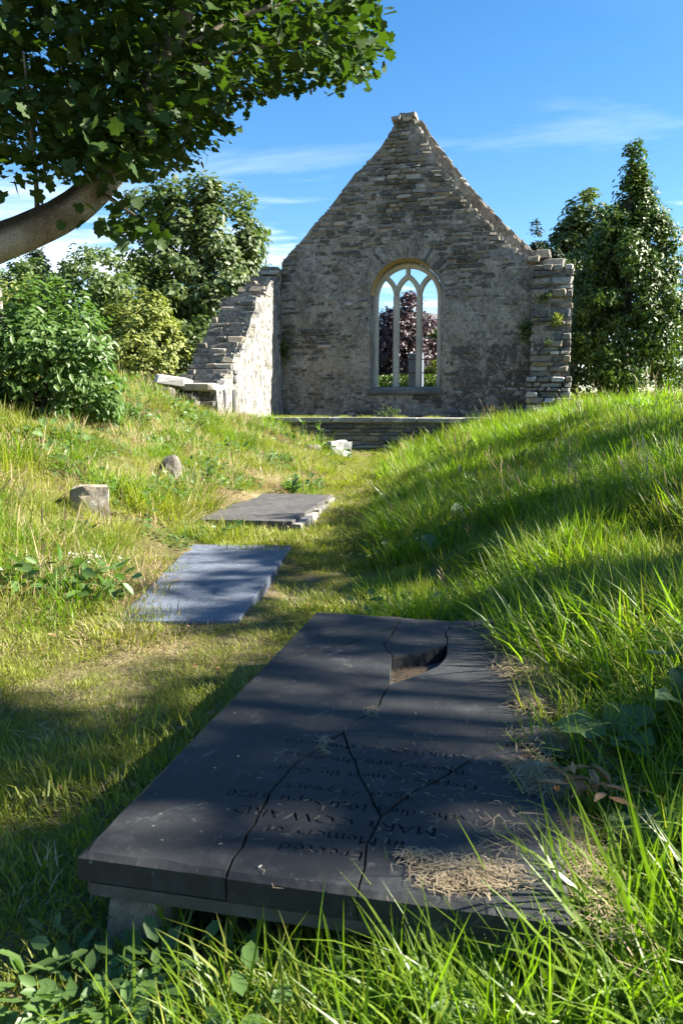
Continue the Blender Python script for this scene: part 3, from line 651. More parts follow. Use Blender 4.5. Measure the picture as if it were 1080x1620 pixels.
# carved lettering, read from the far end
LINES = [('Erected', .63, .436, .150, .05), ('In Memory of', .715, .374, .215, .05), ('MARY COWARD', .782, .275, .288, .055), ('who died 10th Septr 1820', .849, .227, .362, .046),
         ('aged 73 years', .71, .366, .43, .046), ('Prepare to meet thy God', .867, .319, .528, .046), ('Blessed are the dead', .828, .313, .612, .046), ('which die in the Lord', .822, .289, .70, .046)]
def text_mesh(txt, depth):
    cu = bpy.data.curves.new('t', 'FONT'); cu.body = txt; cu.size = 1; cu.extrude = depth; cu.resolution_u = 2; cu.offset = .006
    o = bpy.data.objects.new('t', cu); COL.objects.link(o); bpy.context.view_layer.update()
    me = bpy.data.meshes.new_from_object(o.evaluated_get(bpy.context.evaluated_depsgraph_get())); bpy.data.objects.remove(o); return me
def carve(pcs, lines, ztop, depth, rot180=True):
    cut = []
    for txt, ua, ub, b, hgt_ in lines:
        me = text_mesh(txt, .5); co = np.empty(len(me.vertices) * 3, np.float32); me.vertices.foreach_get('co', co); co = co.reshape(-1, 3)
        x0, x1 = co[:, 0].min(), co[:, 0].max(); sx = (ua - ub) / (x1 - x0); sy = hgt_ / .95
        nco = np.empty_like(co); nco[:, 0] = ua - (co[:, 0] - x0) * sx if rot180 else ub + (co[:, 0] - x0) * sx
        nco[:, 1] = b - co[:, 1] * sy if rot180 else b + co[:, 1] * sy; nco[:, 2] = ztop + co[:, 2] * 2 * depth
        me.vertices.foreach_set('co', nco.ravel()); me.update(); cut.append(me)
    for p in pcs:
        for me in cut:
            co = np.empty(len(me.vertices) * 3, np.float32); me.vertices.foreach_get('co', co); co = co.reshape(-1, 3)
            pc = np.array([v.co[:] for v in p.data.vertices])
            if co[:, 0].min() > pc[:, 0].max() or co[:, 0].max() < pc[:, 0].min() or co[:, 1].min() > pc[:, 1].max() or co[:, 1].max() < pc[:, 1].min(): continue
            o = bpy.data.objects.new('cutter', me); COL.objects.link(o); o.parent = p.parent
            md = p.modifiers.new('b', 'BOOLEAN'); md.operation = 'DIFFERENCE'; md.solver = 'EXACT'; md.use_self = True; md.object = o; bpy.context.view_layer.update()
            n0 = len(p.data.polygons); new = bpy.data.meshes.new_from_object(p.evaluated_get(bpy.context.evaluated_depsgraph_get()))
            p.modifiers.clear(); bpy.data.objects.remove(o)
            if len(new.polygons) >= n0 and len(new.vertices) > 8: p.data = new
            else: bpy.data.meshes.remove(new)
carve([pieces[0], pieces[3], pieces[4], pieces[5]], LINES, .297, .007)

g2 = empty('granite_slab', (-1.314, 4.44, 0), -R(1.5)); tag(g2, 'speckled blue-grey granite grave slab lying in the grass beside the path', 'grave slab')
G2 = [(0, 0), (.72, .02), (.84, 2.14), (-.03, 2.2)]
p2 = slab_piece('slab', G2, -.12, .06, M['granite'], lambda a, b: True, .008, .004, g2, (.012, .01, .03))
L2 = [('DAY  HOME', .62, .30, .42, .05), ('NOBL', .40, .22, .80, .05)]
def flat_text(parent, txt, ua, ub, b, hh, zf, mat, name='lettering'):
    me = text_mesh(txt, 0.0); co = np.empty(len(me.vertices) * 3, np.float32); me.vertices.foreach_get('co', co); co = co.reshape(-1, 3)
    x0, x1 = co[:, 0].min(), co[:, 0].max(); y_ = b + co[:, 1] * hh / .72; x_ = ub + (co[:, 0] - x0) / (x1 - x0) * (ua - ub)
    me.vertices.foreach_set('co', np.c_[x_, y_, zf(x_, y_)].astype(np.float32).ravel()); me.materials.append(mat); return link(name, me, parent)
zf2 = lambda x, y: .06 + .012 + .01 * x + .03 * y + .0012
for l in L2: flat_text(g2, *l, zf2, M['slate'])
g3 = empty('slate_slab', (-1.40, 7.57, 0), -R(7.5)); tag(g3, 'dark weathered slate grave slab with split edge coloured pale as if sunlit, farther along the path', 'grave slab')
P3 = wig([(.0, .0), (.94, -.02)], .006, seed=21)[:-1] + wig([(.94, -.02), (1.0, 2.3)], .006, seed=22)[:-1] + wig([(1.0, 2.3), (.02, 2.35)], .02, seed=23)[:-1] + wig([(.02, 2.35), (0, 0)], .02, seed=24)[:-1]
slab_piece('slab', P3, .02, .225, M['ledger2'], lambda a, b: True, .006, .004, g3, (0, 0, .0))
for i in range(9):   # split layers of the right-hand edge, coloured pale to stand in for sunlight
    bm = bmesh.new(); a = i * .255; box_bm(bm, .955, 1.0 + random.uniform(.012, .03), a, a + .25, .06, .2 - random.uniform(0, .03), .006); link('edge_layer', from_bm('edge_layer', bm, M['capstone']), g3)

# ------------------------------------------------------------------ small stones
def boulder(name, label, loc, size, mat, rz=0, seed=0, flat=0, cat='stone', group=None):
    bm = bmesh.new(); r = np.random.default_rng(seed)
    if flat > .4:
        q = r.uniform(-1, 1, (14, 3)); q = q / np.maximum(np.abs(q).max(1, keepdims=True), .3) * r.uniform(.85, 1, (14, 1)); q = np.r_[q, np.array([(a_, b_, c_) for a_ in (-1, 1) for b_ in (-1, 1) for c_ in (-1, 1)]) * r.uniform(.78, 1.0, (8, 3))]; vs_ = [bm.verts.new(p) for p in q]; h_ = bmesh.ops.convex_hull(bm, input=vs_); bmesh.ops.delete(bm, geom=[v for v in bm.verts if not v.link_faces], context='VERTS'); bmesh.ops.subdivide_edges(bm, edges=list(bm.edges), cuts=2, use_grid_fill=True); flat = 0
    else: bmesh.ops.create_icosphere(bm, subdivisions=3, radius=1)
    co = np.array([v.co[:] for v in bm.verts]); pw = np.sign(co) * np.abs(co) ** (1 - flat)
    d = 1 + .35 * (fbm(co * 1.4 + seed * 7.7 + 20, 3, seed) - .5) + .2 * (fbm(co * 4 + seed + 20, 2, seed + 1) - .5)
    for v, p, q in zip(bm.verts, pw, d): v.co = Vector(p * q * np.array(size) / 2)
    o = link(name, from_bm(name, bm, M[mat]), loc=loc, rot=(0, 0, rz)); return tag(o, label, cat, group)
boulder('broken_stone', 'squat grey broken stone block sticking out of the left bank', (-2.18, 6.75, h1(-2.18, 6.75) + .06), (.34, .24, .34), 'stone', .2, 3, .6)
boulder('round_headstone', 'small rounded half-buried headstone in long grass on the left bank', (-1.98, 9.1, h1(-1.98, 9.1) + .03), (.26, .18, .44), 'stone', .1, 5, .25)
boulder('stone_block', 'pale square stone block at the end of the path below the platform wall', (-.05, 14.9, h1(-.05, 14.9) + .12), (.42, .34, .36), 'pale', .3, 8, .72)
for i, (x, y, sz, kd, lb) in enumerate(((-.52, 14.75, .3, 'stone', 'dark stone lying in weeds beside the pale square block'), (.62, 6.7, .16, 'stone', 'small flat stone at the foot of the green bank'))):
    boulder('stone', lb, (x, y, h1(x, y) + .04), (sz, sz * .8, sz * .6), kd, i, 30 + i, .4)

# ------------------------------------------------------------------ grass (uncountable: stuff)
def blade_tuft(name, mat, nb, rad, h0, h1_, w, lean, curl, seed, seg=4):
    r = np.random.default_rng(seed); Vs, Fs3, Fs4, T = [], [], [], []; off = 0
    for b in range(nb):
        a = r.uniform(0, 2 * np.pi); q = rad * r.uniform(0, 1) ** .5; bx, by = q * math.cos(a), q * math.sin(a)
        d = a + r.normal(0, .9); h = r.uniform(h0, h1_); le = lean * r.uniform(.2, 1.3); cu = curl * r.uniform(.1, 1.6); ww = w * r.uniform(.6, 1.3)
        pd = d + np.pi / 2 + r.normal(0, .5); px, py = math.cos(pd), math.sin(pd); tw = r.normal(0, .3)
        for k in range(seg + 1):
            t = k / seg; ang = le + cu * t; 
            out = h * (math.sin(le) * t + .5 * cu * t * t); up = h * t * math.cos(min(1.5, (le + cu * t * .6)))
            x, y = bx + out * math.cos(d), by + out * math.sin(d); hw = ww * (1 - t ** 1.7) * .5 + (.0003 if k == seg else 0)
            if k < seg:
                Vs += [(x - px * hw, y - py * hw, up), (x + px * hw, y + py * hw, up)]
            else: Vs.append((x, y, up))
        for k in range(seg - 1): Fs4.append((off + 2 * k, off + 2 * k + 1, off + 2 * k + 3, off + 2 * k + 2))
        Fs3.append((off + 2 * seg - 2, off + 2 * seg - 1, off + 2 * seg)); n = 2 * seg + 1; off += n
        T += [np.clip(r.normal(.5, .28), 0, 1)] * n
    me = mesh_np(name, np.array(Vs), [np.array(Fs4), np.array(Fs3)] if Fs4 else np.array(Fs3), mat, T, True)
    return bpy.data.objects.new(name, me)
def proto_coll(name, objs):
    c = bpy.data.collections.new(name)
    for i, o in enumerate(objs): o.name = '%s_%02d' % (name, i); c.objects.link(o)
    return c
def gn_group(coll):
    g = bpy.data.node_groups.new('scatter_' + coll.name, 'GeometryNodeTree')
    g.interface.new_socket('Geometry', in_out='INPUT', socket_type='NodeSocketGeometry'); g.interface.new_socket('Geometry', in_out='OUTPUT', socket_type='NodeSocketGeometry')
    n = g.nodes; i = n.new('NodeGroupInput'); o = n.new('NodeGroupOutput'); ci = n.new('GeometryNodeCollectionInfo'); ci.inputs['Collection'].default_value = coll
    ci.inputs['Separate Children'].default_value = True; ci.inputs['Reset Children'].default_value = True
    iop = n.new('GeometryNodeInstanceOnPoints'); iop.inputs['Pick Instance'].default_value = True
    def na(nm, t): a = n.new('GeometryNodeInputNamedAttribute'); a.data_type = t; a.inputs['Name'].default_value = nm; return a.outputs[0]
    e2r = n.new('FunctionNodeEulerToRotation'); L_ = g.links.new
    L_(na('rot', 'FLOAT_VECTOR'), e2r.inputs[0]); L_(e2r.outputs[0], iop.inputs['Rotation']); L_(na('scl', 'FLOAT_VECTOR'), iop.inputs['Scale']); L_(na('idx', 'INT'), iop.inputs['Instance Index'])
    L_(i.outputs[0], iop.inputs['Points']); L_(ci.outputs[0], iop.inputs['Instance']); L_(iop.outputs[0], o.inputs[0]); return g
def scatter(name, coll, P, rot, scl, kind='stuff', label=None, cat=None, idx=None, parent=None):
    me = bpy.data.meshes.new(name); n = len(P); me.vertices.add(n); me.vertices.foreach_set('co', np.asarray(P, np.float32).ravel())
    a = me.attributes.new('rot', 'FLOAT_VECTOR', 'POINT'); a.data.foreach_set('vector', np.asarray(rot, np.float32).ravel())
    a = me.attributes.new('scl', 'FLOAT_VECTOR', 'POINT'); a.data.foreach_set('vector', np.asarray(scl, np.float32).ravel())
    a = me.attributes.new('idx', 'INT', 'POINT'); a.data.foreach_set('value', np.asarray(idx if idx is not None else rng.integers(0, len(coll.objects), n), np.int32))
    o = link(name, me, parent); md = o.modifiers.new('scatter', 'NODES'); md.node_group = gn_group(coll); return tag(o, label, cat, kind=kind)
SHORT = proto_coll('short_tuft', [blade_tuft('s', M['lawn'], 190, .17, .014, .045, .0036, .5, .9, 100 + i, 2) for i in range(8)])
MID = proto_coll('mid_tuft', [blade_tuft('m', M['lawn'], 110, .17, .05, .17, .0048, .4, .85, 120 + i, 3) for i in range(8)])
TALL = proto_coll('tall_tuft', [blade_tuft('t', M['grass'], 104, .17, .07, .235, .0068, .32, 1.1, 140 + i, 4) for i in range(10)])
def weed_tuft(seed):
    r = np.random.default_rng(seed); n = 42; a = r.uniform(0, 6.28, n); q = .15 * r.random(n) ** .6; P = np.c_[q * np.cos(a), q * np.sin(a), r.uniform(.015, .09, n)]
    V, F, t = leaf_cloud(P, np.array([0, 0, 1.]) + .45 * r.normal(size=(n, 3)), r.uniform(.025, .07, n), OVAL, np.c_[np.cos(a), np.sin(a), .1 + 0 * a], r=r); return bpy.data.objects.new('w', mesh_np('w', V, F, M['weed'], t))
def seed_tuft(seed):
    r = np.random.default_rng(seed); Vs, Fs, T, off = [], [], [], 0
    for i in range(7):
        a = r.uniform(0, 6.28); h = r.uniform(.25, .48); l = r.uniform(.1, .45); d = np.array([math.cos(a), math.sin(a), 0]); s_ = np.array([-math.sin(a), math.cos(a), 0]); b0 = np.r_[r.normal(0, .06, 2), 0]
        pts = [b0 + d * h * l * t * t + np.array([0, 0, h * t * (1 - .15 * l * t)]) for t in (0, .4, .75, .8, .92, 1.0)]; wd = [.0012, .001, .0009, .004, .0035, .0004]
        for p, w in zip(pts, wd): Vs += [p - s_ * w, p + s_ * w]
        Fs += [(off + 2 * k, off + 2 * k + 1, off + 2 * k + 3, off + 2 * k + 2) for k in range(5)]; T += [r.uniform(.2, 1)] * 12; off += 12
    return bpy.data.objects.new('sd', mesh_np('sd', np.array(Vs), np.array(Fs), M['straw'], T))
WEEDT = proto_coll('weed_tuft', [weed_tuft(300 + i) for i in range(6)])
SEEDT = proto_coll('seed_tuft', [seed_tuft(320 + i) for i in range(6)])
DRYS = proto_coll('dry_short', [blade_tuft('ds', M['straw'], 80, .16, .012, .05, .0034, 1.15, .6, 160 + i, 2) for i in range(6)])
DRYM = proto_coll('dry_mid', [blade_tuft('dm', M['straw'], 56, .16, .05, .20, .0038, .85, .8, 180 + i, 3) for i in range(6)])
def rect_mask(x, y, o, ang, w, l, g=0.):
    ca, sa = math.cos(ang), math.sin(ang); a = (x - o[0]) * ca - (y - o[1]) * sa; b = (x - o[0]) * sa + (y - o[1]) * ca
    return (a > -g) & (a < w + g) & (b > -g) & (b < l + g)
def blocked(x, y, g=.0):
    wob = .05 * (fbm(p3(x * 9, y * 9), 2, 44) - .5)
    u = (x - CO[0]) * CU[0] + (y - CO[1]) * CU[1]; v = (x - CO[0]) * CV[0] + (y - CO[1]) * CV[1]
    b = rect_mask(x + wob, y + wob, (-.598, 1.659), TH, SW, SL, g) | rect_mask(x + wob, y + wob, (-1.314, 4.44), R(1.5), .80, 2.17, g) | rect_mask(x + wob, y, (-1.40, 7.57), R(7.5), 1.02, 2.34, g)
    return b | ((u > -.95) & (u < 6.7) & (v > -2.62) & (v < 1)) | ((u > -.95) & (u < .05) & (v > -4.35) & (v < 1))
PY = np.array([0, 2, 3.2, 4.2, 5, 6.5, 8, 10, 12, 14, 16]); PX = np.array([-1.3, -1.3, -1.2, -.85, -.5, -.35, -.1, .2, .35, .5, .6]); PW = np.array([.8, .8, .95, .85, .62, .72, .5, .5, .5, .55, .7])
def side_d(x, y): return (x - np.interp(y, PY, PX)) / np.interp(y, PY, PW)
def cand(n, x0, x1, y0, y1, wide=.62):
    x = rng.uniform(x0, x1, n); y = rng.uniform(y0, y1, n); k = (np.abs(x) < wide * y + 1.1) & (np.hypot(x, y) > .72); return x[k], y[k]
def put(name, coll, x, y, smin, smax, tilt=.12, dz=0, fat=0., **k):
    n = len(x); sc_ = rng.uniform(smin, smax, n) * (1 + fat * y / 10) * (.45 + 1.1 * np.clip((fbm(p3(x * 1.6, y * 1.6), 3, 91) - .25) * 2, 0, 1)); z = hgt(x, y) + dz
    e = .12; hx = (hgt(x + e, y) - hgt(x - e, y)) / (2 * e); hy = (hgt(x, y + e) - hgt(x, y - e)) / (2 * e); th = rng.uniform(0, 6.283, n); c_, s_ = np.cos(th), np.sin(th)
    rot = np.c_[rng.normal(0, tilt, n) + .9 * (c_ * hy - s_ * hx), rng.normal(0, tilt, n) + .9 * (-s_ * hy - c_ * hx), th]
    return scatter(name, coll, np.c_[x, y, z], rot, np.c_[sc_, sc_, sc_ * rng.uniform(.75, 1.25, n)], **k)
dens = lambda y, near, far: np.interp(y, [1, 5, 10, 16], [near, (near * .6 + far * .4), (near * .25 + far * .75), far])
def layer(name, coll, area, near, far, mask, smin, smax, cap=None, **k):
    x0, x1, y0, y1 = area; n = int((x1 - x0) * (y1 - y0) * near); x, y = cand(n, *area)
    p = dens(y, near, far) / near * np.clip(mask(x, y), 0, 1); m = (rng.random(len(x)) < p) & ~blocked(x, y, .17 if coll in (TALL, MID, DRYM) and 'left' in name else .05 if coll in (SHORT, DRYS) else .02)
    return put(name, coll, x[m], y[m], smin, smax, **k)
dry = lambda x, y: fbm(p3(x * 1.1, y * 1.1), 3, 61)      # 0..1
dry2 = lambda x, y: fbm(p3(x * 3.1, y * 3.1), 3, 71)
st_ = lambda v, a, b: np.clip((v - a) / (b - a), 0, 1)
def on_path(x, y): return np.maximum(on_path0(x, y), (y < 1.8) & (x < .2))
def on_path0(x, y): d = np.abs(side_d(x, y)) + .25 * (dry2(x, y) - .5); return 1 - st_(d, 1.0, 1.3)
def right_b(x, y): return right_b0(x, y) * ~((y < 1.75) & (x < .8))
def right_b0(x, y): d = side_d(x, y) + .25 * (dry2(x, y) - .5); return st_(d, 1.05, 1.35)
def left_b(x, y): d = -side_d(x, y) + .25 * (dry2(x, y) - .5); return st_(d, .9, 1.25)
layer('path_grass', SHORT, (-3.2, 1.6, .4, 16.4), 105, 60, lambda x, y: np.maximum(on_path(x, y), .35 * left_b(x, y)) * (1.15 - .35 * st_(dry(x, y), .55, .7)), .75, 1.4, fat=.25, label='short mown grass along the path between the graves', cat='grass')
layer('dry_path_grass', DRYS, (-3.2, 1.6, .4, 16.4), 60, 40, lambda x, y: np.maximum(on_path(x, y) * (.15 + .45 * st_(dry(x, y), .5, .64)), left_b(x, y) * (.2 + 1.0 * st_(dry(x, y), .42, .52))), .7, 1.4, fat=.25, label='dry straw-coloured grass scattered through the path turf', cat='grass')
layer('left_bank_grass', MID, (-7, 1.2, .4, 16.4), 42, 22, lambda x, y: left_b(x, y) * (1.1 - 1.0 * st_(dry(x, y), .43, .54)) * (.35 + .9 * st_(dry2(x, y), .40, .56)), .65, 1.35, fat=.35, label='sunlit yellow-green grass covering the left bank', cat='grass')
layer('left_bank_dry_grass', DRYM, (-7, 1.2, .4, 16.4), 24, 17, lambda x, y: left_b(x, y) * (.12 + .8 * st_(dry(x, y), .46, .58)), .6, 1.25, fat=.35, label='dry straw stalks among the grass of the left bank', cat='grass')
layer('left_bank_long_grass', TALL, (-7, 1.2, 3.5, 16.4), 22, 13, lambda x, y: left_b(x, y) * st_(dry2(x, y), .5, .58) * 1.2, .5, .95, fat=.3, label='taller green grass clumps on the left bank', cat='grass')
def near_front(x, y): return ((y < 1.72) & (x > -.30 + .2 * (dry2(x, y) - .5)) & (x < .85)) * (st_(x, -.34, -.05) * 1.5 + .15)
layer('right_bank_grass', TALL, (-.7, 9.5, .4, 16.6), 58, 30, lambda x, y: np.maximum(right_b(x, y) * (1 - .45 * st_(dry2(x, y), .56, .66)), near_front(x, y)), .6, 1.2, fat=.25, label='long lush green grass covering the right bank and the slab front', cat='grass')
layer('slab_front_grass', TALL, (-.25, .95, .85, 1.55), 95, 95, lambda x, y: st_(x, -.3, 0) * (y < 1.40 + .19 * (.2 - x) + .03), .62, 1.0, label='tall arching grass growing against the front of the black slab', cat='grass')
layer('slab_foot_weeds', WEEDT, (-.7, .1, 1.1, 1.62), 34, 34, lambda x, y: np.ones_like(x) * (y < 1.60 + .22 * (-.5 - x)), .55, .95, label='low broad-leaved weeds around the support stone of the black slab', cat='weeds')
layer('right_bank_undergrass', MID, (-.7, 9.5, .4, 16.6), 34, 17, lambda x, y: np.maximum(right_b(x, y), near_front(x, y)), .8, 1.5, fat=.25, label='short green undergrowth between the long grass of the right bank', cat='grass')
layer('right_bank_dry_grass', DRYM, (-.2, 9.5, .4, 16.6), 3, 2, lambda x, y: right_b(x, y), .6, 1.1, label='scattered dry stalks in the right bank grass', cat='grass')
layer('bank_weeds', WEEDT, (-6, 8, .9, 16.4), 14, 8, lambda x, y: np.maximum(right_b(x, y), np.maximum(left_b(x, y), near_front(x, y))) * st_(dry2(x + 9, y), .48, .60), .7, 1.4, fat=.2, label='small broad-leaved weeds mixed into the grass of both banks', cat='weeds')
layer('seed_stalks', SEEDT, (-6, 8, 1.0, 16.4), 1.3, 1.2, lambda x, y: np.maximum(right_b(x, y), left_b(x, y)), .6, 1.1, label='thin dry seed stalks standing above the bank grass', cat='grass')
# behind and beside the ruin the grass is seen only as a mass
layer('distant_grass', MID, (-14, 14, 16.4, 40), 7, 5, lambda x, y: np.ones_like(x), 1.5, 3.0, label='rough grass of the churchyard beyond the ruin', cat='grass')

# ------------------------------------------------------------------ dry cuttings on the slabs, fallen leaves
def cuttings(name, label, spots, mat='cut', cat='cuttings'):
    Vs, Fs, T, off = [], [], [], 0; r = np.random.default_rng(len(spots) + 5)
    for (x, y, z0, rx, ry, n, hh, ln) in spots:
        for i in range(int(n * 2.4)):
            q = r.normal(size=2) * .5; q = q / max(1, np.hypot(*q) / 1.3); px, py = x + q[0] * rx, y + q[1] * ry; zz = z0 + .003 + max(0, (1 - np.hypot(*q))) * hh * r.random()
            a = r.uniform(0, 6.28); l = ln * r.uniform(.3, 1.2); w = r.uniform(.0003, .0013); e = r.normal(0, .12); d = np.array([math.cos(a), math.sin(a), e * .5]); s_ = np.array([-math.sin(a), math.cos(a), 0]) * w; c = np.array([px, py, zz + abs(e) * l * .3])
            k = d * l / 2; bend = np.array([0, 0, r.uniform(0, .1) * l]) + s_ * r.normal(0, 6)
            Vs += [c - k - s_, c - k + s_, c + bend + s_ + np.array([0, 0, w]), c + bend - s_ + np.array([0, 0, w]), c + k + s_ * .4, c + k - s_ * .4]; Fs += [(off, off + 1, off + 2, off + 3), (off + 3, off + 2, off + 4, off + 5)]
            T += [np.clip(r.normal(.55, .3), 0, 1)] * 6; off += 6
    return tag(link(name, mesh_np(name, np.array(Vs), np.array(Fs), M[mat], T)), label, cat, kind='stuff')
def sl(a, b): p = np.array([-.598, 1.659]) + a * np.array([math.cos(TH), -math.sin(TH)]) + b * np.array([math.sin(TH), math.cos(TH)]); return p[0], p[1]
def SPT(a, b, rx, ry, n, hh, ln, z=.30): x, y = sl(a, b); return (x, y, z, rx, ry, n, hh, ln)
cuttings('dry_cuttings', 'dry grass cuttings scattered along the right edge of the black slab', [SPT(.87, .10, .10, .055, 420, .02, .05), SPT(.75, .15, .05, .03, 60, .01, .04), SPT(1.03, .60, .06, .09, 420, .03, .07), SPT(1.05, .85, .08, .10, 330, .03, .08), SPT(1.02, 1.15, .06, .1, 220, .03, .1), SPT(1.0, 1.5, .09, .16, 360, .03, .11),
   SPT(.95, 1.9, .1, .12, 300, .03, .1), SPT(.9, 2.12, .14, .05, 240, .03, .1), SPT(.41, .68, .02, .06, 26, .004, .05), SPT(.5, .95, .02, .05, 24, .004, .04), SPT(.8, .5, .5, .5, 70, .002, .03), SPT(.95, .3, .1, .1, 24, .006, .07), SPT(1.1, .3, .06, .3, 260, .02, .1, .27), SPT(1.12, 1.2, .05, .6, 420, .03, .11, .3)])
M['debris'] = mat_leaf('brown_debris', (.035, .025, .015), (.15, .11, .07), .1, (1, .9, .8), rough=.8, objr=.2)
cuttings('dark_debris', 'brown rotted debris filling the hole in the black slab', [SPT(.58, 1.48, .085, .13, 700, .012, .05, .236), SPT(.6, 1.55, .06, .08, 300, .012, .05, .236)], 'debris', 'debris')
r_ = np.random.default_rng(77)
def flat_leaves(name, label, pts, size, mat, shape, cat, lift=.004):
    P = np.array(pts, float); n = len(P); N = np.array([0, 0, 1.]) + .35 * r_.normal(size=(n, 3)); V, F, t = leaf_cloud(P + [0, 0, lift], N, r_.uniform(.6, 1.25, n) * size, shape, r=r_); return tag(link(name, mesh_np(name, V, F, M[mat], t)), label, cat, kind='stuff')
def ground_pts(n, x0, x1, y0, y1, f=None):
    x, y = r_.uniform(x0, x1, n), r_.uniform(y0, y1, n); m = ~blocked(x, y, .0)
    if f is not None: m &= f(x, y)
    x, y = x[m], y[m]; return np.c_[x, y, hgt(x, y) + .012]
gp = np.concatenate([ground_pts(260, -2.6, -.1, 2.2, 5.2), ground_pts(260, -2.6, .3, 4.2, 8, lambda x, y: side_d(x, y) < .6), ground_pts(240, -2.6, .6, 7, 12, lambda x, y: side_d(x, y) < .8)])
flat_leaves('fallen_leaves', 'pale brown fallen leaves scattered on the path turf and the left bank', gp[::3], .04, 'deadleaf', OVAL, 'leaves', .012)
bl = [(*sl(1.12 + r_.uniform(-.05, .07), .50 + r_.uniform(-.09, .09)), .33 + .03 * r_.random()) for _ in range(22)]
flat_leaves('brown_leaves', 'curled rusty brown leaves at the edge of the black slab', bl, .07, 'deadleaf', SLIM, 'leaves')
sk = [(*sl(.98 + r_.uniform(-.05, .06), .69 + r_.uniform(-.04, .04)), .305) for _ in range(10)]
flat_leaves('sycamore_keys', 'brown winged sycamore keys lying on the black slab', sk, .05, 'deadleaf', SLIM, 'seeds')
fl_ = [(*sl(a, b), .301) for a, b in ((.19, .55), (.155, .46), (.9, .18), (.905, .175), (.3, .1), (.42, .03), (.6, .05), (.74, .35))]
flat_leaves('leaf_scraps', 'tiny pale scraps lying on the black slab', fl_, .012, 'paleleaf', OVAL, 'scraps', .001)

# ------------------------------------------------------------------ broad-leaved plants
def broad_leaf_mesh(name, mat, L_=1., Wd=.42, seed=0):
    r = np.random.default_rng(seed); nu, nv = 9, 7; V = []
    for i in range(nu):
        t = i / (nu - 1); w = Wd * (math.sin(math.pi * min(1, t * .93 + .07)) ** .65) * (1 if t < 1 else .05)
        for j in range(nv):
            q = j / (nv - 1) * 2 - 1; V.append((t * L_, q * w * (1 + .07 * math.sin(9 * t + 3 * q + seed)), .28 * t - .38 * t * t + .10 * abs(q) ** 1.2 * w * 2 + .05 * math.sin(13 * t + seed) * q * q + r.normal(0, .016)))
    I_ = np.arange(nu * nv).reshape(nu, nv); F_ = np.stack([I_[:-1, :-1], I_[1:, :-1], I_[1:, 1:], I_[:-1, 1:]], -1).reshape(-1, 4)
    return mesh_np(name, np.array(V), F_, M[mat], np.full(len(V), r.uniform(.2, .9)), True)
DOCKL = [broad_leaf_mesh('leaf', 'dock', 1, .40, i) for i in range(5)]; WEEDL = [broad_leaf_mesh('leaf', 'weed', 1, .30, 20 + i) for i in range(4)]
def rosette(name, label, loc, n, size, meshes, cat='plant', group=None, up=(.35, 1.0), seed=0, stem=0, rz0=None):
    rr = random.Random(seed); e = empty(name, loc); tag(e, label, cat, group)
    for i in range(n):
        a = (rr.uniform(0, 6.28) if rz0 is None else rz0 + rr.uniform(-1.2, 1.2)); s_ = size * rr.uniform(.6, 1.15); zz = stem * (i / max(1, n - 1)) if stem else 0
        link('leaf', rr.choice(meshes), e, (.02 * math.cos(a), .02 * math.sin(a), zz), (rr.uniform(-.3, .3), -rr.uniform(*up), a), (s_, s_, s_))
    bm = bmesh.new(); tube(bm, [(0, 0, -.05), (.01, 0, max(.03, stem * .5)), (0, .01, max(.05, stem))], [.006, .005, .003], 6); link('stem', from_bm('stem', bm, M['weed'], True), e)
    return e
def at(x, y, dz=0): return (x, y, h1(x, y) + dz)
rosette('dock_plant', 'broad crinkled dock leaves in sunlight beside the black slab', (*sl(1.24, .80), .36), 5, .15, DOCKL, seed=1, up=(.1, .6))
rosette('dock_plant', 'large shaded dock leaves by the near corner of the black slab', (*sl(1.24, .40), .24), 6, .14, DOCKL, seed=2, up=(.2, .8))
rosette('dock_plant', 'dock leaves rising at the right border above the slab', (*sl(1.46, .86), .44), 5, .15, DOCKL, seed=3, up=(.3, 1.0))
rosette('dock_plant', 'pale dock leaf standing in the grass of the right bank', at(.95, 6.35, .12), 3, .17, DOCKL, seed=4, up=(.6, 1.2))
rosette('dock_plant', 'pair of pale broad leaves at the foot of the right bank', at(.62, 5.45, .12), 3, .16, DOCKL, seed=5, up=(.5, 1.1))
rosette('dock_plant', 'low dock leaves in the shade under the slab front', (-.42, 1.42, .03), 7, .13, WEEDL, seed=6, up=(.2, .9))
rosette('dock_plant', 'bright broad weed leaf at the bottom edge below the slab', (-.33, 1.22, .03), 6, .075, DOCKL, seed=7, up=(.2, .9))
rosette('dock_plant', 'broad green weed leaves in the tall grass below the slab front', (.28, 1.30, .12), 7, .13, WEEDL, seed=8, up=(.5, 1.2))
rosette('dock_plant', 'broad green weed leaves in the grass near the bottom right corner', (.62, 1.22, .16), 7, .14, DOCKL, seed=12, up=(.4, 1.1))
rosette('weed_plant', 'tall thin weed with paired green leaves between bank and granite slab', at(-1.72, 6.95), 13, .10, WEEDL, seed=9, up=(.0, .5), stem=.42)
rosette('weed_plant', 'leafy weed beside the rounded headstone on the bank', at(-1.62, 9.4), 12, .12, WEEDL, seed=10, up=(.2, .9), stem=.28)
rosette('weed_plant', 'broad-leaved weed at the left corner of the granite slab', at(-1.76, 4.95), 8, .09, WEEDL, seed=11, up=(.2, .9), stem=.08)
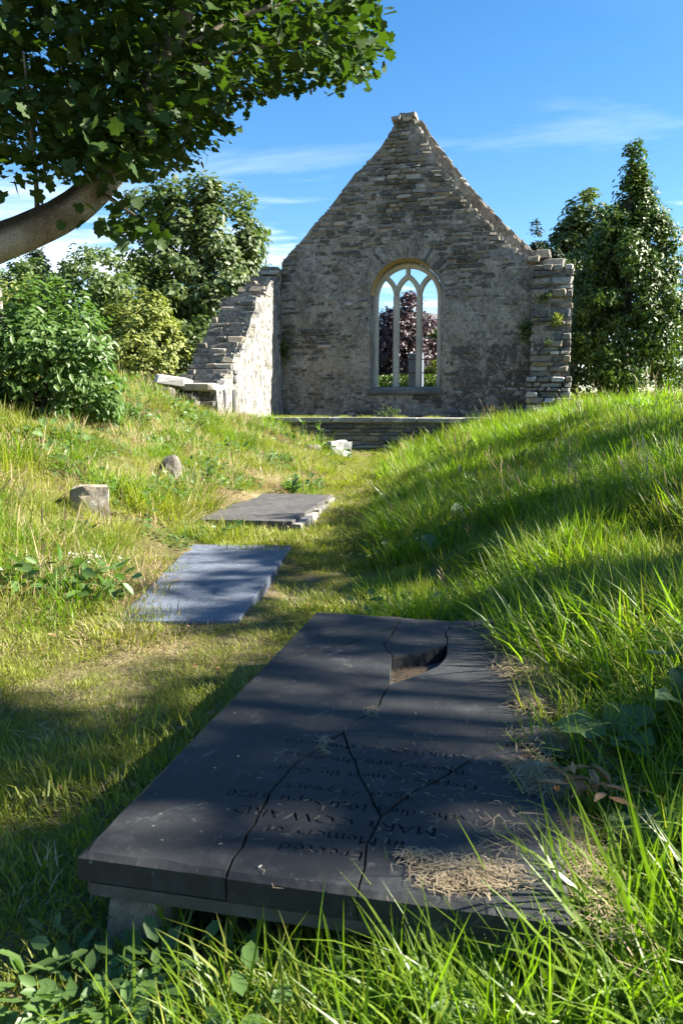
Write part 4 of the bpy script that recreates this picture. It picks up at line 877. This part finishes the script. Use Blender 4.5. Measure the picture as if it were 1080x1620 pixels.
def flower_plant(label, loc, n, seed):
    e = empty('flower_plant', loc); tag(e, label, 'plant'); rr = np.random.default_rng(seed)
    P = rr.normal(size=(n, 3)) * [.07, .05, .02] + [0, 0, .13]; V, F, t = leaf_cloud(P, rr.normal(size=(n, 3)) * .5 + [0, 0, 1], rr.uniform(.012, .03, n), OVAL, r=rr); link('flower_head', mesh_np('flower_head', V, F, M['whiteflower'], t), e)
    P = rr.normal(size=(n, 3)) * [.08, .06, .03] + [0, 0, .06]; V, F, t = leaf_cloud(P, rr.normal(size=(n, 3)) * .6 + [0, 0, 1], rr.uniform(.04, .09, n), SLIM, r=rr); link('foliage', mesh_np('foliage', V, F, M['weed'], t), e)
flower_plant('small white-flowered weed at the left edge of the granite slab', at(-1.78, 5.35), 60, 3)
def wall_tuft(label, u, v, z, n, size, spread, mat, seed, shape=SLIM, name='wall_fern', droop=-.3):
    p = church(u, v); e = empty(name, (p[0], p[1], z), -TH); tag(e, label, 'plant'); rr = np.random.default_rng(seed)
    P = rr.normal(size=(n, 3)) * np.array(spread); N = rr.normal(size=(n, 3)) * .6 + [0, -.8, .5]; V, F, t = leaf_cloud(P, N, rr.uniform(.6, 1.2, n) * size, shape, np.array([[0, -.4, droop]]) + 0 * P, r=rr); link('foliage', mesh_np('foliage', V, F, M[mat], t), e)
wall_tuft('dark fern tuft in the inner corner of the left church wall', .1, -.12, 2.72, 130, .12, (.05, .04, .14), 'holly', 1)
wall_tuft('dark fern tuft on the gable beside the broken right wall', 5.62, -.1, 3.02, 110, .12, (.06, .04, .12), 'holly', 2)
wall_tuft('pale grass tuft growing from the upper stones of the broken right wall', 6.0, -.45, 3.62, 60, .12, (.06, .03, .05), 'midbush', 3, droop=.9)
wall_tuft('yellowish weed growing halfway up the broken right wall', 6.25, -.45, 3.12, 70, .14, (.05, .03, .06), 'yellowbush', 4, droop=.9)
wall_tuft('small weed in a joint of the broken right wall', 6.1, -.45, 2.7, 40, .09, (.04, .03, .04), 'midbush', 5, droop=.7)
wall_tuft('small leafy weed on the platform under the church window', 2.95, -2.2, 1.17, 130, .08, (.12, .06, .05), 'midbush', 6, droop=.9, name='wall_weed')
x_ = np.array([church(u, -2.25 + random.uniform(-.2, .2)) for u in np.r_[rng.uniform(.3, 2.6, 46), rng.uniform(2.6, 4, 10)]])
scatter('platform_weeds', MID, np.c_[x_, np.full(len(x_), 1.09)], np.c_[np.zeros((len(x_), 2)), rng.uniform(0, 6, len(x_))], np.full((len(x_), 3), .55), label='low weeds and dry stalks on the platform before the gable', cat='weeds')
for i, (x, y, h_, lb) in enumerate(((-.42, 15.25, .55, 'tall wispy weed growing before the platform wall'), (-.75, 15.1, .45, 'bushy weed behind the dark stone at the path end'), (.95, 15.35, .2, 'low pale weed at the foot of the platform wall'), (-.9, 14.6, .3, 'green weed on the bank edge near the path end'))):
    rosette('weed_plant', lb, at(x, y), 16, .11, WEEDL, seed=40 + i, up=(.2, 1.1), stem=h_)
rosette('dark_seedling', 'dark green bushy seedling at the back of the dark slate slab', at(-.62, 9.95, .06), 26, .13, WEEDL, seed=50, up=(.1, 1.0), stem=.12)

# ------------------------------------------------------------------ shrubs and trees
# elder bush on the left bank, its large leaves built one by one
def leafy_parts(root, P, N, size, shape, mat, along, n_parts, score, name='foliage', seed=0):
    r = np.random.default_rng(seed); base = np.array(root.location); order = np.argsort(-score); a, b = order[:n_parts], order[n_parts:]
    V, F, t = leaf_cloud(P[b] - base, N[b], size[b], shape, along[b] if along is not None else None, r=r); tag(link(name, mesh_np(name, V, F, M[mat], t), root), kind='stuff')
    prot = []
    for k in range(8):
        v = shape[0].copy(); v[:, 2] *= r.uniform(.4, 1.9); v[:, 1] *= r.uniform(.85, 1.1); prot.append(mesh_np('leaf', v, shape[1], M[mat], np.full(len(v), r.uniform(.1, .9))))
    for i in a:
        n_ = N[i] / np.linalg.norm(N[i]); A = (along[i] if along is not None else 0) + .35 * r.normal(size=3) * (1 if along is not None else 3); A = A - n_ * (A @ n_); A /= np.linalg.norm(A); B = np.cross(n_, A)
        m = Matrix(((A[0], B[0], n_[0]), (A[1], B[1], n_[1]), (A[2], B[2], n_[2])))
        link('leaf', prot[r.integers(0, 8)], root, P[i] - base, m.to_euler(), (size[i],) * 3)
eb = empty('elder_bush', at(-3.75, 10.4)); tag(eb, 'rounded elder bush with bright glossy leaves at the left border', 'bush')
K, P, N, r = crown_points((-3.98, 10.4, 1.82), (1.12, 1.0, .92), 210, 40, .25, .5, 11, (.45, 1))
sel = P[:, 2] > 1.05; P, N = P[sel], N[sel]; out = P - np.array([-3.85, 10.4, 1.4]); al = out / np.linalg.norm(out, axis=1, keepdims=True) + [0, 0, -.45]
sz = r.uniform(.08, .14, len(P)); leafy_parts(eb, P, N, sz, ELD, 'elder', al, 260, -P[:, 1] + .4 * r.random(len(P)) + .3 * P[:, 0], seed=3)
bm = bmesh.new()
for i in range(26):
    k = K[i] - np.array(eb.location); pp, rr = smooth_path([(random.uniform(-.2, .2), random.uniform(-.2, .2), -.1), k * [.4, .4, .55], k], [.03, .018, .005], 3); tube(bm, pp, rr, 5, 0, False)
link('stems', from_bm('stems', bm, M['bark'], True), eb)

# overhanging sycamore: trunk stands left of the picture, one limb sweeps in and up
sy = empty('sycamore_tree', at(-4.7, 5.7)); tag(sy, 'overhanging sycamore with thick curved limb and dark lobed leaves at upper left', 'tree')
b = np.array(sy.location)
bm = bmesh.new()
pp, rr = smooth_path([b + [0, 0, -.3], b + [.05, 0, .6], b + [.1, -.05, 1.3], b + [-.1, 0, 2.6], b + [-.2, .1, 4.5], b + [0, .3, 7]], [.55, .42, .38, .30, .22, .08], 5); tube(bm, [p - b for p in pp], rr, 16, .04)
pp, rr = smooth_path([b + [.2, -.1, .85], (-3.4, 5.25, 1.98), (-2.6, 5.05, 2.16), (-1.95, 5.0, 2.36), (-1.58, 5.0, 2.55), (-1.36, 5.02, 2.80), (-1.18, 5.08, 3.18), (-1.02, 5.15, 3.6), (-.7, 5.4, 4.5), (-.4, 5.8, 5.6)], [.24, .17, .125, .110, .10, .092, .085, .075, .06, .03], 6); tube(bm, [p - b for p in pp], rr, 16, .03)
TW_ = [[(-1.86, 5.0, 2.38), (-1.84, 4.95, 2.7), (-1.82, 4.85, 3.0), (-1.8, 4.75, 3.3)], [(-1.2, 5.05, 3.1), (-.8, 5.0, 3.35), (-.3, 5.1, 3.5), (.22, 5.2, 3.5)], [(-1.1, 5.1, 3.4), (-.6, 5.3, 3.75), (0, 5.5, 4.0), (.3, 5.6, 4.1)], [(-1.58, 5., 2.6), (-1.4, 4.9, 2.55), (-1.25, 4.9, 2.45), (-1.15, 4.9, 2.4)], [(-1.0, 5.2, 3.7), (-.5, 4.8, 4.2), (.1, 4.5, 4.5)], [(-2.6, 5.05, 2.3), (-2.5, 5.2, 3), (-2.4, 5.4, 3.9)]]
for tw in TW_: pp, rr = smooth_path(tw, [.018, .014, .011, .005][:len(tw)], 4); tube(bm, [p - b for p in pp], rr, 7, 0, False)
r = np.random.default_rng(5); n = 80000
x = r.uniform(-4.2, .55, n); y = r.uniform(4.35, 7.4, n); z = r.uniform(2.2, 6.8, n)
lowz = np.interp(x, [-4.2, -2.3, -1.9, -1.5, -1.15, -.95, -.5, -.1, .12, .3, .55], [2.9, 2.74, 2.76, 2.70, 2.74, 2.98, 3.28, 3.30, 3.30, 3.36, 4.6]) + .34 * (y - 5.1) + .30 * (fbm(p3(x * 2.2, y * 2.2), 3, 21) - .5)
xr = np.interp(z, [2.2, 3.0, 3.3, 3.55, 3.8, 4.3, 5, 6.8], [-.4, -.2, .22, .30, .16, .25, .2, -1.0]) + .25 * (fbm(p3(z * 2.5, y * 2), 3, 23) - .5)
ok = (z > lowz) & (x < xr) & (fbm(p3(x * 2.4, y * 2.4, z * 2.4), 2, 25) > .40 + .05 * ((x > -.6) & (z < 4)))
hi = z - lowz; ok &= (r.random(n) < np.where(hi < 1.5, 1, .42))
# gap under the limb and behind the bend
ok &= ~((x < -1.95) & (z < 2.75) & (r.random(n) < .8))
P = np.c_[x, y, z][ok]; hi = hi[ok]; N = np.array([.25, -.15, .9]) + .55 * r.normal(size=P.shape); al = np.array([.1, -.2, -.75]) + .6 * r.normal(size=P.shape)
q = r.normal(size=(190, 3)) * [.2, .14, .2] + [-1.2, 4.75, 3.0]; P = np.r_[P, q]; N = np.r_[N, np.array([.2, -.5, .7]) + .5 * r.normal(size=q.shape)]; al = np.r_[al, np.array([.1, 0, -1]) + .4 * r.normal(size=q.shape)]; hi = np.r_[hi, np.full(190, .6)]
q = r.normal(size=(150, 3)) * [.17, .1, .10] + [-1.36, 4.6, 2.74]; P = np.r_[P, q]; N = np.r_[N, np.array([.2, -.6, .6]) + .5 * r.normal(size=q.shape)]; al = np.r_[al, np.array([.1, 0, -1]) + .4 * r.normal(size=q.shape)]; hi = np.r_[hi, np.full(150, .3)]
# small spray hanging below the limb
q = r.normal(size=(46, 3)) * [.16, .1, .05] + [-1.25, 4.9, 2.40]; P = np.r_[P, q]; N = np.r_[N, np.array([0, -.8, .5]) + .5 * r.normal(size=q.shape)]; al = np.r_[al, np.array([.1, 0, -1]) + .4 * r.normal(size=q.shape)]; hi = np.r_[hi, np.full(46, -1)]
leafy_parts(sy, P, N, r.uniform(.05, .094, len(P)), MAPLE, 'maple', al, 300, -hi + .25 * P[:, 0] - .15 * P[:, 1] + .2 * r.random(len(P)), 'crown', 6)
link('trunk', from_bm('trunk', bm, M['limb'], True), sy)
print('sycamore leaves', len(P))

# holly beside the ruin
HP = ([-1.25, -.7, -.2, .2, .5, .72, .9, 1.2], [.95, 1.0, .92, .76, .46, .17, .07, .03])
def holly_sq(K):
    d_ = np.hypot(K[:, 0], K[:, 1]) + 1e-6; q = np.sqrt((K ** 2).sum(1)); z_ = K[:, 2] * .96; f_ = np.interp(z_, *HP) * np.clip(q, .3, 1.1) * (.72 + .5 * vnoise(np.c_[K * 3.1 + 40])); return np.c_[K[:, 0] / d_ * f_, K[:, 1] / d_ * f_, z_]
def holly_sq0(K): z_ = K[:, 2]; f_ = np.interp(z_, [-1, -.5, .0, .45, .75, 1.0, 1.3], [.95, 1.0, .92, .62, .30, .16, .1]) / np.maximum(.35, np.sqrt(np.clip(1 - np.clip(z_, -1, 1) ** 2, 0, 1))); K = K.copy(); K[:, :2] *= np.clip(f_, 0, 1.4)[:, None]; return K
tree('holly_tree', 'dark glossy pointed holly tree beside the broken right wall', 'tree', at(6.75, 19.0), (6.7, 19.0, 6.9), .10, (6.75, 19.0, 3.95), (1.6, 1.45, 3.15), 560, 74, .27, .10, 'holly', OVAL, 31, up=.3, squash=holly_sq, shell=(.35, 1))
# background trees and shrubs
BG = 'trees and shrubs behind the churchyard'
tree('round_tree', 'large round-crowned dark green tree behind the left wall', 'tree', (-6.0, 36, 1.5), (-5.9, 36, 8.5), .32, (-6.1, 36, 7.0), (3.3, 3.2, 4.5), 330, 75, .62, .27, 'oak', OVAL, 41, BG, branches=40, shell=(.45, 1))
for i, (nm, lb, x, y, cz, rx, rz, ncl, mt, leaf) in enumerate((
  ('yellow_bush', 'yellow-green leafy bush at the far left border', -12.3, 28, 3.6, 2.6, 2.4, 170, 'yellowbush', .17),
  ('green_bush', 'mid-green bush with upright crown left of the round tree', -8.3, 27, 3.8, 1.9, 2.6, 190, 'midbush', .16),
  ('olive_bush', 'olive-green bush in front of the round tree', -6.3, 25, 2.9, 1.6, 2.0, 170, 'yellowbush', .15),
  ('dark_bush', 'dark green bush low between round tree and left wall', -4.6, 26, 2.4, 1.7, 1.7, 120, 'oak', .16),
  ('grey_green_bush', 'grey-green tall bush behind the olive bush', -8.6, 33, 4.4, 2.2, 3.2, 150, 'midbush', .2),
  ('pale_bush', 'pale green bush top seen below the sycamore limb', -13.4, 34, 5.2, 2.2, 2.9, 150, 'midbush', .2),
  ('low_hedge_bush', 'low bush at the foot of the yellow-green bush', -10.2, 25, 2.4, 1.8, 1.5, 110, 'midbush', .15))):
    tree(nm, lb, 'bush', (x, y, 1.5), (x, y, cz + rz * .4), .08, (x, y, cz), (rx, rx * .9, rz), ncl, 60, rx * .2, leaf, mt, OVAL, 60 + i, BG, branches=18)
tree('conifer_tree', 'small dark pointed conifer at the left under the limb', 'tree', (-13.5, 36, 1.5), (-13.5, 36, 8.2), .12, (-13.5, 36, 5.6), (1.3, 1.3, 3.1), 120, 50, .35, .2, 'conifer', SLIM, 80, BG, squash=holly_sq)
tree('bracken_heap', 'heap of brown dead bracken beside the left church wall', 'bracken', (-5.0, 20.5, 1.3), (-5.0, 20.5, 1.7), .02, (-5.0, 20.5, 1.45), (1.0, .8, .65), 70, 50, .22, .09, 'bracken', SLIM, 81, branches=12, trunkname='stems', crown='dead_fronds')
tree('broad_tree', 'broad green tree standing behind the holly', 'tree', (13.1, 45, 1.5), (13.1, 45, 9), .3, (13.1, 45, 8.0), (2.1, 2.2, 4.6), 200, 60, .6, .32, 'oak', OVAL, 82, BG)
tree('cypress_tree', 'dark narrow cypress top just right of the gable', 'tree', (9.55, 40, 1.5), (9.55, 40, 9.3), .12, (9.55, 40, 6.2), (.75, .75, 4.1), 150, 50, .28, .2, 'conifer', SLIM, 83, 'cypresses behind the ruin', squash=holly_sq)
tree('cypress_tree', 'dark cypress between the gable and the broad tree', 'tree', (10.5, 40, 1.5), (10.5, 40, 8.6), .12, (10.5, 40, 5.7), (.95, .95, 3.9), 170, 50, .3, .2, 'conifer', SLIM, 84, 'cypresses behind the ruin', squash=holly_sq)
tree('cypress_tree', 'dark cypress at the far right border behind the holly', 'tree', (17.6, 40, 1.5), (17.6, 40, 9.6), .12, (17.6, 40, 6.3), (1.1, 1.1, 4.4), 170, 50, .32, .2, 'conifer', SLIM, 85, 'cypresses behind the ruin', squash=holly_sq)
tree('plum_tree', 'purple-leaved plum tree seen through the church window', 'tree', (2.3, 30, 1.2), (2.4, 30, 4.6), .12, (2.2, 30, 3.6), (1.6, 1.5, 1.85), 170, 52, .36, .15, 'purple', OVAL, 86, shell=(.2, 1))
tree('garden_tree', 'small green tree at the right side of the window view', 'tree', (4.3, 32, 1.2), (4.3, 32, 4.2), .08, (4.45, 32, 3.7), (.95, .9, 1.7), 90, 45, .28, .15, 'midbush', OVAL, 87)
tree('garden_bush', 'yellow-green bush under the plum tree in the window view', 'bush', (3.6, 29, 1.2), (3.6, 29, 2.2), .05, (3.7, 29, 2.1), (.8, .7, .9), 60, 45, .2, .12, 'yellowbush', OVAL, 88)
# hedge behind the ruin
hd = empty('clipped_hedge', (2.8, 27.5, 1.2)); tag(hd, 'clipped dark green hedge seen through the bottom of the church window', 'hedge')
rr = np.random.default_rng(9); n = 9000; P = np.c_[rr.uniform(-2.5, 2.5, n), rr.uniform(-.4, .4, n), rr.uniform(.0, 1.2, n)]; V, F, t = leaf_cloud(P, rr.normal(size=(n, 3)) + [0, -.5, .5], rr.uniform(.08, .15, n), OVAL, r=rr); link('foliage', mesh_np('foliage', V, F, M['holly'], t), hd)
# tall headstone and house beyond the window
tall = empty('tall_headstone', (*(church(2.62, 4.6)), .9), -TH); tag(tall, 'tall blue-grey monument standing behind the church window', 'monument')
bm = bmesh.new(); box_bm(bm, -.2, .2, -.2, .2, 0, 1.95, .004); bmesh.ops.bevel(bm, geom=list(bm.edges), offset=.015, segments=1, affect='EDGES'); link('shaft', from_bm('shaft', bm, M['granite']), tall)
bm = bmesh.new(); box_bm(bm, -.3, .3, -.3, .3, -.3, .35, .004); bmesh.ops.bevel(bm, geom=list(bm.edges), offset=.02, segments=1, affect='EDGES'); link('plinth', from_bm('plinth', bm, M['granite']), tall)
hs_ = empty('house', (5.1, 48, 1.3), .25); tag(hs_, 'white-walled house with grey slate roof glimpsed through the church window', 'house')
t = NT('white_render'); M['render'] = t.done(t.pbr(t.ramp(t.noise(2, 4), [(.3, (.62, .61, .58)), (.7, (.74, .73, .70))]), .9))
t = NT('window_glass_dark'); M['glass'] = t.done(t.pbr((.03, .035, .045), .1, None, .6))
bm = bmesh.new(); box_bm(bm, -3.5, 3.5, -3, 3, -.3, 4.3); link('wall', from_bm('wall', bm, M['render']), hs_)
bm = bmesh.new(); v_ = [bm.verts.new(c) for c in ((-3.8, -3.3, 4.3), (3.8, -3.3, 4.3), (3.8, 3.3, 4.3), (-3.8, 3.3, 4.3), (-1.2, 0, 5.6), (1.2, 0, 5.6))]
for f in ((0, 1, 5, 4), (1, 2, 5), (2, 3, 4, 5), (3, 0, 4), (3, 2, 1, 0)): bm.faces.new([v_[i] for i in f])
link('roof', from_bm('roof', bm, M['slate']), hs_)
for xx in (-2.4, -.6, 1.4, 2.6):
    bm = bmesh.new(); box_bm(bm, xx - .45, xx + .45, -3.04, -2.95, 2.2, 3.6); w_ = link('window', from_bm('window', bm, M['render']), hs_)
    bm = bmesh.new(); box_bm(bm, xx - .38, xx + .38, -3.06, -3.045, 2.27, 3.53); link('pane', from_bm('pane', bm, M['glass']), w_)
# weathered post at the left border
bm = bmesh.new(); tube(bm, [(0, 0, 0), (.01, 0, 1.2), (0, 0, 2.9)], [.09, .085, .08], 10, .03); po = link('wooden_post', from_bm('wooden_post', bm, M['capstone']), loc=(-9.25, 21.8, 1.6)); tag(po, 'weathered grey wooden post among bushes at the left border', 'post')

# ------------------------------------------------------------------ trees beyond the right border that shade the graves
SH = 'trees outside the right border'
tree('shade_tree', 'tall broadleaved tree outside the right border shading the black slab', 'tree', at(9.4, 1.6), (9.4, 1.6, 7.5), .25, (9.0, 1.95, 7.8), (1.7, 1.0, .9), 50, 50, .34, .16, 'oak', OVAL, 91, SH)
tree('shade_tree', 'slender tree outside the right border dappling the far end of the black slab', 'tree', at(9.2, 3.4), (9.2, 3.4, 6.2), .12, (9.0, 3.3, 6.25), (1.2, .5, .38), 18, 50, .28, .15, 'oak', OVAL, 93, SH)
tree('shade_tree', 'thin tree outside the right border dappling the granite slab', 'tree', at(8.4, 5.0), (8.4, 5.0, 6.0), .12, (8.2, 5.0, 6.0), (1.0, 1.1, .65), 26, 50, .30, .15, 'oak', OVAL, 94, SH)
tree('shade_tree', 'low spreading tree outside the right border shading the green bank', 'tree', at(7.6, 8.0), (7.6, 8.0, 4.8), .15, (7.6, 8.0, 4.55), (1.4, 3.4, .65), 95, 50, .36, .13, 'oak', OVAL, 92, SH)
